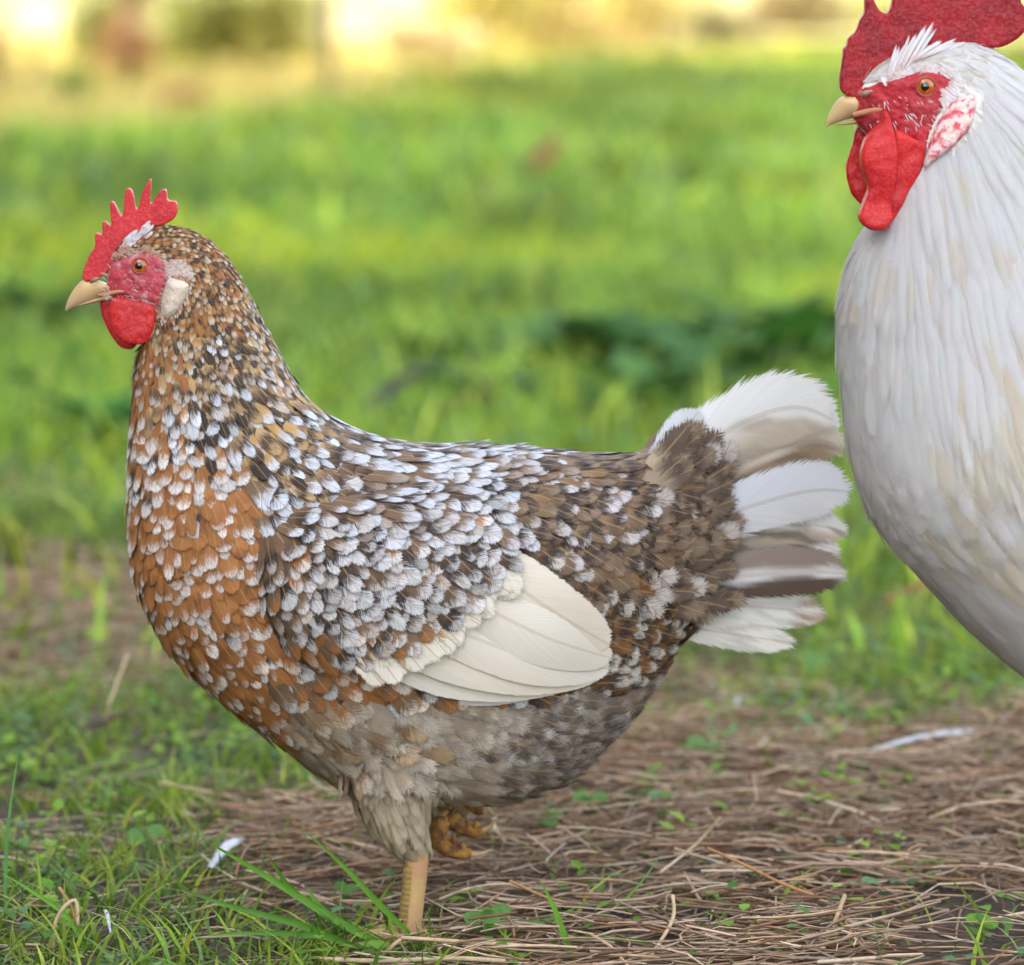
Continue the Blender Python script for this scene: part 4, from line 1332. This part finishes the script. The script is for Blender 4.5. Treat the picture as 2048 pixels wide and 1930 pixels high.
STRAW = np.array([(.50, .34, .22), (.44, .28, .17), (.58, .43, .30), (.32, .18, .10), (.38, .26, .19), (.62, .48, .34), (.20, .12, .075)])
n = 60000
x, y = sample_xy(n, -.40, 2.2, 1.4)
s = strawness(x, y)
k = rng.random(len(x)) < np.clip(s*.8+.10, 0, 1)*np.where(y > 1.6, .35, 1)
x, y, s = x[k], y[k], s[k]
# the bare dark corner at the lower right
cx, cy = proj(np.column_stack([x, y, np.zeros_like(x)]))
k = ~((cx > 1750) & (cy > 1800) & (rng.random(len(x)) < .75))
x, y, s = x[k], y[k], s[k]
n = len(x)
L = rng.uniform(.018, .085, n)*np.where(rng.random(n) < .12, 1.5, 1)
az = np.where(rng.random(n) < .6, rng.normal(size=n)*.55+.12, rng.random(n)*3.14)
pile = rng.random(n)**1.5*(.004+.016*s)
V, Fc, C = stems(n, x, y, gz_at(x, y)+.0012+pile, L, rng.uniform(.0004, .0011, n)*np.where(rng.random(n) < .10, 1.5, 1), az, rng.normal(size=n)*.10, STRAW[rng.integers(7, size=n)]*rng.uniform(.5, 1.3, n)[:, None])
o = mesh_obj('straw_litter', V, Fc, M_STRAW, None, None, True, {'cb': C})
tag(o, 'layer of dry brown straw and pine needles covering the soil', 'straw', kind='stuff')

# ---- small broad-leaved weeds ------------------------------------------------
def leaf_mesh(n, pos, az, pitch, L, W, cols, rows=5, curl=.15):
    t = np.linspace(0, 1, rows)
    prof = np.sin(np.pi*np.clip(t, .03, .97)**.8)
    d = np.column_stack([np.cos(az)*np.cos(pitch), np.sin(az)*np.cos(pitch), np.sin(pitch)])
    sd = np.column_stack([-np.sin(az), np.cos(az), np.zeros(n)])
    up = np.cross(d, sd)
    c = pos[:, None]+d[:, None]*(L[:, None]*t)[:, :, None]-up[:, None]*(L[:, None]*curl*t*t)[:, :, None]*-1*-1
    Vs = []
    for k in (-1, 0, 1):
        Vs.append(c+sd[:, None]*(k*W[:, None]*prof)[:, :, None]+up[:, None]*(abs(k)*.25*W[:, None]*prof)[:, :, None])
    V = np.stack(Vs, 2).reshape(n, rows*3, 3)
    f = grid_faces(rows, 3)
    Fc = (f[None]+(np.arange(n)*rows*3)[:, None, None]).reshape(-1, 4)
    C = np.repeat(np.column_stack([cols, np.ones(n)]), rows*3, axis=0)
    return V.reshape(-1, 3), Fc, C
x, y = sample_xy(4600, -.3, 2.2, 1.4)
k = rng.random(len(x)) < (.28+.7*(1-strawness(x, y))+.25*(y > .5))*(vnoise(x*6+2, y*6, 41) > .42)
x, y = x[k], y[k]
rep = 5
n = len(x)*rep
X = np.repeat(x, rep)+rng.normal(size=n)*.006; Y = np.repeat(y, rep)+rng.normal(size=n)*.006
pos = np.column_stack([X, Y, gz_at(X, Y)+rng.uniform(.004, .022, n)])
WG = np.array([(.12, .25, .025), (.17, .30, .03), (.08, .18, .035), (.11, .22, .09), (.22, .34, .04)])
V, Fc, C = leaf_mesh(n, pos, rng.random(n)*6.283, rng.uniform(-.1, .7, n), rng.uniform(.006, .014, n), rng.uniform(.0022, .0048, n), WG[np.repeat(rng.integers(5, size=len(x)), rep)]*rng.uniform(.8, 1.2, n)[:, None])
o = mesh_obj('ground_weeds', V, Fc, M_WEED, None, None, True, {'cb': C})
tag(o, 'tiny green broad-leaved seedlings scattered through the straw', 'weeds', kind='stuff')
x, y = sample_xy(2600, 2.0, 8.0, 1.8)
k = rng.random(len(x)) < .35*(vnoise(x*1.5+2, y*1.5, 43) > .45)
x, y = x[k], y[k]
rep = 6; n = len(x)*rep
X = np.repeat(x, rep)+rng.normal(size=n)*.02; Y = np.repeat(y, rep)+rng.normal(size=n)*.02
pos = np.column_stack([X, Y, gz_at(X, Y)+rng.uniform(.01, .06, n)])
V, Fc, C = leaf_mesh(n, pos, rng.random(n)*6.283, rng.uniform(-.2, .7, n), rng.uniform(.02, .05, n), rng.uniform(.006, .014, n), WG[rng.integers(5, size=n)]*rng.uniform(.6, 1.1, n)[:, None])
o = mesh_obj('lawn_weeds', V, Fc, M_WEED, None, None, True, {'cb': C})
tag(o, 'blurred leafy weeds mixed into the lawn', 'weeds', kind='stuff')

# ---- broad-leaved plants behind the tail ---------------------------------------
def on_ground(px, py):
    d = ray(px, py); t = -CAM[2]/d[2]
    p = CAM+d*t
    p[2] = float(gz_at(p[0:1], p[1:2])[0])
    return p
def weed_plant(px, py, size, nleaf, col, label):
    c = on_ground(px, py)
    r_ = root_empty('broadleaf_plant', tuple(c), label, 'plant', 'broad-leaved plants in the lawn')
    for i in range(nleaf):
        a = np.array([i*2.4+rng.random()*.6])
        V, Fc, C = leaf_mesh(1, (c+np.array([0, 0, .004]))[None], a, np.array([rng.uniform(.25, .95)]), np.array([size*rng.uniform(.7, 1.2)]), np.array([size*rng.uniform(.22, .32)]),
                             (np.array(col)*rng.uniform(.75, 1.2))[None], 8, .35)
        mesh_obj('leaf', V, Fc, M_WEED, r_, None, True, {'cb': C})
BG = (.038, .115, .038)
for px, py, s_, nl, c_, lb in (
    (1210, 690, .12, 11, BG, 'dark blue-green leafy plant above the tail tuft, left of two'),
    (1300, 770, .10, 9, (.05, .13, .05), 'low dark leafy plant just above the hen tail'),
    (1440, 720, .11, 10, BG, 'bluish leafy plant directly above the white tail feathers'),
    (1560, 690, .13, 11, (.04, .13, .03), 'deep green leafy plant between tail and rooster breast'),
    (1640, 640, .12, 9, BG, 'dark leafy plant touching the rooster breast outline'),
    (1110, 660, .11, 9, (.05, .15, .05), 'deep green leafy plant at the left end of the dark clump'),
    (1370, 660, .10, 9, (.05, .14, .07), 'blue-green leafy plant in the middle of the dark clump'),
    (1500, 640, .11, 9, (.06, .16, .04), 'leafy green plant at the back of the dark clump'),
    (1590, 790, .08, 9, (.06, .17, .03), 'fresh leafy plant between tail tip and rooster breast'),
    (890, 720, .09, 8, BG, 'bluish leafy plant above the middle of the hen back'),
    (930, 770, .08, 8, (.08, .17, .10), 'pale bluish leafy plant behind the hen back'),
    (215, 860, .07, 9, (.04, .14, .03), 'deep green leafy plant left of the hen breast'),
    (90, 620, .10, 9, (.06, .16, .08), 'bluish blurred plant below the hen beak at left')):
    weed_plant(px, py+(75 if px > 1000 else 40), s_*1.35, nl+5, tuple(np.array(c_)*np.array([1.35, 1.15, .7])), lb)

# ---- named small things on the ground -----------------------------------------
M_LEAF = mat_attr('dead_leaf', .7, .15, nscale=120, streak=.35)
def dead_leaf(px, py, L, W, az, pitch, col, label, lift=.012, Y=None):
    p = on_ground(px, py) if Y is None else P(px, py, Y)      # Y given: held up by the grass
    p[2] += lift
    V, Fc, C = leaf_mesh(1, p[None], np.array([az]), np.array([pitch]), np.array([L]), np.array([W]), np.array([col]), 9, -.25)
    # real thickness
    o = mesh_obj('dead_leaf', V, Fc, M_LEAF, None, tuple(p), True, {'cb': C})
    s_ = o.modifiers.new('thickness', 'SOLIDIFY'); s_.thickness = .0006
    tag(o, label, 'leaf', 'fallen leaves')
dead_leaf(150, 1462, .042, .011, .12, .10, (.085, .045, .026), 'curled dark brown fallen leaf left of the hen breast', 0, .50)
dead_leaf(1765, 1205, .042, .013, .2, .15, (.24, .07, .03), 'reddish brown fallen leaf under the rooster breast', 0, .98)
dead_leaf(720, 850, .11, .035, .3, .35, (.05, .025, .035), 'large blurred dark purple leaf behind the hen back', .02)
dead_leaf(865, 870, .08, .03, -.2, .2, (.40, .20, .12), 'pinkish dry leaf behind the hen back', .02)
dead_leaf(1060, 385, .13, .04, .6, .5, (.30, .05, .03), 'small blurred red leaf far out on the lawn', .05)
dead_leaf(700, 1640, .022, .007, .3, .2, (.09, .07, .09), 'small dull violet leaf scrap in front of the thigh')

M_DOWN = mat_feather('loose_feather', 30, .25, .3)
def loose_feather(px0, py0, px1, py1, hwpx, lift, label):
    a, b = on_ground(px0, py0), on_ground(px1, py1)
    mid = (a+b)/2
    a = a+np.array([0, 0, lift]); b = b+np.array([0, 0, lift]); mid = mid+np.array([0, 0, lift+.004])
    L = np.linalg.norm(b-a)
    o = long_feather('loose_feather', [a, mid, b], np.array([.5, 1, .8])*hwpx*PX, None, M_DOWN, fcol((.64, .65, .70)), (.1, -.75, .8), 20, 11, 1.1, .15)
    tag(o, label, 'feather', 'loose feathers on the ground')
    c = np.array(a); me = o.data
    co = np.zeros(len(me.vertices)*3, np.float32); me.vertices.foreach_get('co', co)
    co = co.reshape(-1, 3)-c.astype(np.float32); me.vertices.foreach_set('co', co.ravel()); o.location = c
loose_feather(420, 1800, 492, 1742, 20, .012, 'small white downy feather on the straw below the breast')
loose_feather(1745, 1562, 1985, 1545, 13, .016, 'long white feather lying on straw below the rooster')
loose_feather(1470, 1452, 1482, 1425, 7, .016, 'tiny white feather scrap standing in the straw')
loose_feather(222, 1932, 208, 1888, 7, .012, 'small white feather scrap at the bottom left corner')

def single_blade(name, pts, Y, w, col, label, cat='grass blade', group='long grass blades'):
    """a folded grass blade through pixels at given depths"""
    p3 = np.array([P(x, y, yy) for (x, y), yy in zip(pts, Y)])
    c = catmull(p3, 6); n = len(c); t = np.linspace(0, 1, n)
    tan = np.gradient(c, axis=0); tan /= np.linalg.norm(tan, axis=1)[:, None]
    V, C = [], []
    for i in range(n):
        a = np.cross(tan[i], np.array([0, -1.0, .25])); a /= np.linalg.norm(a)
        ww = w*PX*(min(1, .55+t[i]*1.5))*(1-t[i]**2.2)*.5+.0001
        V += [c[i]-a*ww, c[i]+np.array([0, ww*.5, 0]), c[i]+a*ww]
        C += [(*col, 1)]*3
    base = c[0]
    o = mesh_obj(name, np.array(V), grid_faces(n, 3), M_GRASS, None, tuple(base), True, {'cb': np.array(C)})
    tag(o, label, cat, group)
G1, G2 = (.09, .23, .025), (.13, .30, .03)
for pts, Y, w, c_, lb in (
    ([(745, 1885), (640, 1820), (520, 1745), (412, 1682)], [-.05, -.06, -.07, -.09], 17, G2, 'long grass blade leaning left, longest of the front tuft'),
    ([(735, 1885), (650, 1830), (580, 1775), (537, 1712)], [-.05, -.05, -.06, -.07], 17, G1, 'short broad grass blade in the middle of the front tuft'),
    ([(760, 1885), (690, 1850), (640, 1815), (612, 1770)], [-.06, -.06, -.06, -.06], 18, G2, 'stubby upright grass blade in the front tuft'),
    ([(820, 1868), (760, 1810), (690, 1735), (617, 1668)], [-.07, -.08, -.09, -.10], 13, G2, 'thin bright grass blade crossing in front of the leg'),
    ([(720, 1895), (600, 1850), (470, 1815), (370, 1782)], [-.06, -.08, -.09, -.10], 15, G1, 'low grass blade lying flat left of the front tuft'),
    ([(735, 1902), (640, 1872), (500, 1866), (410, 1872)], [-.07, -.09, -.10, -.10], 13, G1, 'grass blade lying level at the foot of the front tuft'),
    ([(1150, 1925), (1130, 1875), (1108, 1815), (1082, 1764)], [-.08, -.08, -.08, -.08], 15, G2, 'single upright grass blade right of the standing leg'),
    ([(880, 1880), (980, 1850), (1090, 1840), (1180, 1800)], [-.03, -.03, -.03, -.02], 11, G1, 'dark grass blade bending right behind the foot'),
    ([(1120, 1885), (1190, 1840), (1260, 1790), (1325, 1706)], [-.02, -.02, 0, .02], 7, G2, 'thin slanted grass blade rising from the straw at right'),
    ([(10, 1880), (12, 1720), (20, 1620), (38, 1500)], [-.03, -.03, -.03, -.02], 8, (.10, .24, .06), 'tall thin grass blade at the left edge'),
    ([(180, 1930), (140, 1840), (60, 1780), (0, 1745)], [-.1, -.1, -.1, -.1], 10, G2, 'grass blade arching out at the lower left corner'),
    ([(1340, 1905), (1260, 1880), (1150, 1876), (1080, 1900)], [-.06, -.06, -.06, -.06], 9, G1, 'curved grass blade lying on the straw at bottom centre'),
    ([(830, 1800), (826, 1740), (816, 1700), (795, 1668)], [.25, .25, .25, .25], 5, G1, 'fine grass blade just behind the standing leg')):
    single_blade('grass_blade', pts, Y, w, c_, lb)

# grass and litter growing round the standing foot
fx = P(815, 1880, YN)
n = 150
bx = fx[0]+rng.normal(size=n)*.035-.005; by = fx[1]-.022-np.abs(rng.normal(size=n))*.02
V, Fc, C = ribbons(np.column_stack([bx, by, gz_at(bx, by)]), rng.random(n)*6.283, rng.uniform(.4, .9, n), rng.uniform(.012, .034, n), rng.uniform(.0012, .0028, n),
                   rng.random(n)*6.283, 5, rng.uniform(.4, 1.2, n), greens(n), 0)
o = mesh_obj('foot_grass', V, Fc, M_GRASS, None, None, True, {'cb': C})
tag(o, 'short grass hiding the toes of the standing leg', 'grass', kind='stuff')

def single_straw(pts, Y, r, col, label):
    p3 = np.array([P(x, y, yy) for (x, y), yy in zip(pts, Y)])
    v, f = tube(p3, np.full(len(p3), r*PX), 6, 4)
    o = mesh_obj('straw_stem', v, f, M_STRAW, None, tuple(p3[0]), True, {'cb': np.tile((*col, 1.0), (len(v), 1))})
    tag(o, label, 'straw', 'single straw stems')
SC = (.50, .36, .22)
for pts, Y, r_, lb in (
    ([(745, 1925), (800, 1880), (815, 1876), (960, 1886), (1080, 1893)], [-.1]*5, 4, 'bent straw stem in front of the foot'),
    ([(640, 1918), (760, 1922), (900, 1917), (1010, 1922)], [-.12]*4, 5, 'thick pale straw lying along the bottom edge'),
    ([(1020, 1762), (1080, 1790), (1130, 1805)], [-.05, -.02, 0], 3, 'orange straw stem slanting down right of the raised foot'),
    ([(1415, 1696), (1500, 1735), (1560, 1765), (1625, 1790)], [.02, .0, -.01, -.01], 3.2, 'long orange straw stem slanting across the litter'),
    ([(1345, 1790), (1345, 1840), (1300, 1915)], [-.05, -.06, -.09], 4, 'kinked pale straw standing at bottom right centre'),
    ([(1660, 1870), (1690, 1790)], [-.07, -.06], 4.5, 'short pale straw leaning right in the litter'),
    ([(1320, 1745), (1390, 1690), (1440, 1635)], [.05, .1, .1], 3.2, 'straw stem rising to the right of the belly'),
    ([(105, 1930), (112, 1840), (150, 1800), (155, 1850)], [-.1]*4, 4, 'crooked straw stem among the grass at lower left'),
    ([(118, 1775), (140, 1810), (156, 1855)], [-.06]*3, 3.5, 'short reddish straw stem above the crooked one'),
    ([(210, 1440), (225, 1390), (255, 1310)], [.45, .45, .5], 3, 'pale twig standing beside the curled brown leaf'),
    ([(320, 1565), (420, 1585), (480, 1590)], [.3, .3, .32], 4, 'tan straw lying in the grass below the breast')):
    single_straw(pts, Y, r_, SC if 'orange' not in lb and 'reddish' not in lb else (.42, .22, .09), lb)

def clover(px, py, s_, label, col=(.12, .24, .06)):
    p = on_ground(px, py)
    r_ = root_empty('clover_sprig', tuple(p), label, 'plant', 'round-leaved sprigs in the straw')
    for i in range(3):
        a = i*2.1+rng.random()
        e = p+np.array([math.cos(a)*s_*.7, math.sin(a)*s_*.7-.004, .014+rng.random()*.008])
        v, f = tube([p, (p+e)/2+np.array([0, 0, .004]), e], [.0006, .0005, .0004], 6, 3)
        mesh_obj('stalk', v, f, M_WEED, r_, None, True, {'cb': np.tile((*col, 1.0), (len(v), 1))})
        V = [e]
        for k in range(12):
            t = 2*math.pi*k/12
            V.append(e+np.array([math.cos(t)*s_*.55, math.sin(t)*s_*.4, math.sin(t)*s_*.32-.001]))
        mesh_obj('leaf', np.array(V), [(0, k+1, (k+1) % 12+1) for k in range(12)], M_WEED, r_, None, True, {'cb': np.tile((*col, 1.0), (13, 1))})
for px, py, s_, lb in ((975, 1885, .011, 'round bluish leaves in front, right of the foot'), (1415, 1545, .013, 'round pale green leaves in the litter right of the belly'),
                       (1630, 1360, .012, 'round green leaves below the tail tip'), (1180, 1668, .009, 'round leaves in the straw under the belly'),
                       (690, 1500, .010, 'round bright leaves below the breast'), (290, 1748, .010, 'small round leaves left of the white feather'),
                       (1965, 1900, .008, 'single bright sprig on the bare soil at lower right'), (1100, 1700, .008, 'pale round leaves behind the raised foot'),
                       (690, 1830, .007, 'tiny sprig beside the front grass tuft')):
    clover(px, py, s_, lb, (.16, .34, .04) if 'bright' in lb else (.12, .24, .06))

# ================================================================== BACKGROUND
M_SHRUB = mat_attr('shrub_leaf', .6, .4, nscale=3)
M_BARK = mat_plain('grey_bark', (.10, .075, .05), (.16, .12, .08), 8, .9, .8, 30)
def crown(n, c, rx, ry, rz, size, pal):
    u = rng.normal(size=(n, 3)); u /= np.linalg.norm(u, axis=1)[:, None]
    rr = rng.random(n)**.45
    p = c+u*rr[:, None]*np.array([rx, ry, rz])
    # uneven outline and gaps
    keep = vnoise(p[:, 0]*2.4+p[:, 1], p[:, 2]*2.4, 51) > .30
    p = p[keep]; n = len(p)
    pal = np.array(pal)
    cl = pal[rng.integers(len(pal), size=n)]*rng.uniform(.7, 1.2, n)[:, None]
    p[:, 2] = np.maximum(p[:, 2], .05)
    return leaf_mesh(n, p, rng.random(n)*6.283, rng.uniform(-.8, .8, n), rng.uniform(.7, 1.3, n)*size, rng.uniform(.25, .4, n)*size, cl, 4, .1)
def shrub(name, px, d, w, h, z0, n, size, pal, label, cat='shrub', trunk=True, group='bushes behind the lawn'):
    x = (px-1024)/F*d; y = d+CAM[1]
    z = float(gz_at(np.array([x]), np.array([y]))[0])
    r_ = root_empty(name, (x, y, z), label, cat, group)
    V, Fc, C = crown(n, np.array([x, y, z+z0+h/2]), w, w*.8, h/2, size, pal)
    mesh_obj('crown', V, Fc, M_SHRUB, r_, None, True, {'cb': C})
    for k in range(4 if trunk else 0):
        a = k*1.6+rng.random()
        e = np.array([x+math.cos(a)*w*.45, y+math.sin(a)*w*.4, z+z0+h*.6])
        v, f = tube([(x+math.cos(a)*.04, y+math.sin(a)*.04, z-.05), ((x*2+e[0])/3, (y*2+e[1])/3, z+h*.25), e], [.008, .006, .003], 6, 3)
        mesh_obj('stem', v, f, M_BARK, r_)
YEL = [(.66, .54, .16), (.60, .52, .14), (.70, .58, .22), (.52, .50, .12)]
YGR = [(.52, .54, .13), (.46, .50, .11), (.60, .56, .18)]
ORA = [(.66, .32, .16), (.62, .38, .16), (.60, .28, .14), (.64, .46, .18)]
OLV = [(.24, .21, .08), (.30, .25, .09), (.18, .17, .06)]
DUN = [(.52, .34, .16), (.46, .28, .16), (.56, .42, .18)]
BRN = [(.44, .30, .16), (.50, .36, .18), (.40, .28, .13)]
MAU = [(.56, .42, .24), (.52, .40, .22), (.58, .46, .22)]
shrub('shrub', 2, 18, .045, .42, 0, 130, .06, BRN, 'dry brown weed clump at the top left corner')
shrub('shrub', 70, 18.5, .035, .40, 0, 70, .05, YEL, 'thin golden weed between two bright gaps at top left')
shrub('shrub', 255, 19, .14, .30, 0, 420, .06, ORA, 'salmon orange bush left of the post')
shrub('shrub', 262, 21, .15, .55, .12, 320, .07, BRN, 'brown dry bush rising behind the orange one')
shrub('shrub', 372, 17, .10, .13, 0, 220, .05, ORA, 'low orange plant in front of the bush')
shrub('shrub', 148, 17.5, .09, .17, 0, 160, .05, [(.24, .38, .05), (.28, .42, .07)], 'small fresh green plant left of the orange bush')
shrub('shrub', 185, 20, .12, .50, 0, 420, .06, YGR, 'yellow-green weed beside the bright gap at top left')
shrub('shrub', 400, 20, .22, .50, 0, 900, .07, YGR, 'yellow-green bush right of the orange one')
shrub('shrub', 545, 20, .26, .50, 0, 1000, .07, YGR+YEL, 'golden green bush just left of the post')
shrub('shrub', 850, 22, .26, .34, 0, 800, .07, MAU, 'dusty pinkish brown weeds right of the post')
shrub('shrub', 960, 24, .34, .60, 0, 1300, .07, YEL, 'golden bush right of the pinkish weeds')
shrub('shrub', 1110, 25, .36, .60, 0, 1300, .07, YEL+MAU, 'gold and tan bush in the centre background')
shrub('shrub', 1260, 27, .36, .60, 0, 1200, .07, MAU+YEL, 'tan bush right of the background centre')
shrub('shrub', 1430, 28, .30, .30, 0, 900, .06, OLV, 'low dark olive bush behind the lawn')
shrub('shrub', 1590, 30, .40, .46, 0, 1100, .07, OLV+BRN, 'olive brown bush nearest the rooster comb')
shrub('shrub', 1300, 31, .5, .55, 0, 700, .08, YEL+MAU, 'broad golden bush behind the dark olive one')
shrub('shrub', 1760, 31, .35, .40, 0, 520, .08, OLV+YGR, 'mixed olive bush behind the rooster comb')
shrub('shrub', 2000, 31, .40, .40, 0, 480, .08, YGR, 'yellow-green bush beyond the rooster at the right edge')

# pole
x, y = (657-1024)/F*18.5, 18.5+CAM[1]
v, f = tube([(x, y, -.1), (x+.005, y, .8), (x, y, 1.7)], [.026, .025, .024], 10, 4)
o = mesh_obj('fence_post', v, f, M_BARK, None, (x, y, 0)); tag(o, 'slim dark wooden post rising in the blurred background', 'post')
# pale sunlit dry field beyond the bushes
m = NT('dry_field')
tc = m.n('TexCoord').outputs['Object']
fcl = m.mix(m.maprange(m.noise(tc, .55, 3), .54, .66), (.34, .29, .11), (.64, .56, .40))
b = m.bsdf(fcl, .95, **{'Specular IOR Level': .1}); M_FIELD = m.done(b)
xs = np.linspace(-85, 85, 60); ys = 25+(155-25)*np.linspace(0, 1, 50)**1.8
X, Yg = np.meshgrid(xs, ys)
Z = .10+smooth01(25, 120, Yg)*4+(vnoise(X*.2, Yg*.2, 77)-.5)*.3*smooth01(28, 45, Yg)
o = mesh_obj('field', np.column_stack([X.ravel(), Yg.ravel(), Z.ravel()]), grid_faces(50, 60), M_FIELD)
tag(o, kind='structure')

# ================================================================== SHADE BLOCKER (unseen building added at left so its shadow covers the yard)
m = NT('weathered_boards')
tc = m.n('TexCoord').outputs['Object']
w_ = m.noise(tc, 3, 5); gcol = m.mix(m.maprange(w_, .3, .7), (.34, .30, .26), (.46, .42, .37))
b = m.bsdf(gcol, .9); M_BOARD = m.done(b)
M_ROOF = mat_plain('tin_roof', (.30, .30, .31), (.24, .20, .18), 2, .55, .2, 20)
M_DARKD = mat_plain('blocker_door_paint', (.20, .06, .04), (.16, .05, .035), 4, .8)
BX0, BX1, BY0, BY1, EV, RG = -12.0, -4.5, -14.0, 10.6, 6.6, 9.4
shade_blocker = root_empty('shade_blocker', (BX1, BY0, 0), 'long board-walled building added out of view at left to shade the yard', 'shade_blocker')
def box(x0, x1, y0, y1, z0, z1):
    V = [(x, y, z) for x in (x0, x1) for y in (y0, y1) for z in (z0, z1)]
    return np.array(V, float), [(0, 1, 3, 2), (4, 6, 7, 5), (0, 4, 5, 1), (2, 3, 7, 6), (0, 2, 6, 4), (1, 5, 7, 3)]
xm = (BX0+BX1)/2
V = np.array([(x, y, z) for y in (BY0, BY1) for x, z in ((BX0, 0), (BX1, 0), (BX1, EV), (xm, RG), (BX0, EV))], float)
mesh_obj('wall', V, [(0, 1, 2, 3, 4), (9, 8, 7, 6, 5), (1, 6, 7, 2), (0, 4, 9, 5)], M_BOARD, shade_blocker, None, False)
for s_, xe in ((1, BX1+.4), (-1, BX0-.4)):
    ez = EV-.3
    V = np.array([(xm, BY0-.4, RG+.05), (xe, BY0-.4, ez), (xe, BY1+.4, ez), (xm, BY1+.4, RG+.05), (xm, BY0-.4, RG+.17), (xe, BY0-.4, ez+.1), (xe, BY1+.4, ez+.1), (xm, BY1+.4, RG+.17)])
    mesh_obj('roof', V, [(0, 1, 2, 3), (7, 6, 5, 4), (0, 4, 5, 1), (1, 5, 6, 2), (2, 6, 7, 3), (3, 7, 4, 0)], M_ROOF, shade_blocker, None, False)
for i in range(80):
    yy = BY0+.15+i*.30
    v, f = box(BX1+.002, BX1+.03, yy, yy+.27, .1, EV-.35)
    mesh_obj('board', v, f, M_BOARD, shade_blocker, None, False)
v, f = box(BX1+.035, BX1+.09, -4, -1.2, .05, 3.2); mesh_obj('door', v, f, M_DARKD, shade_blocker, None, False)
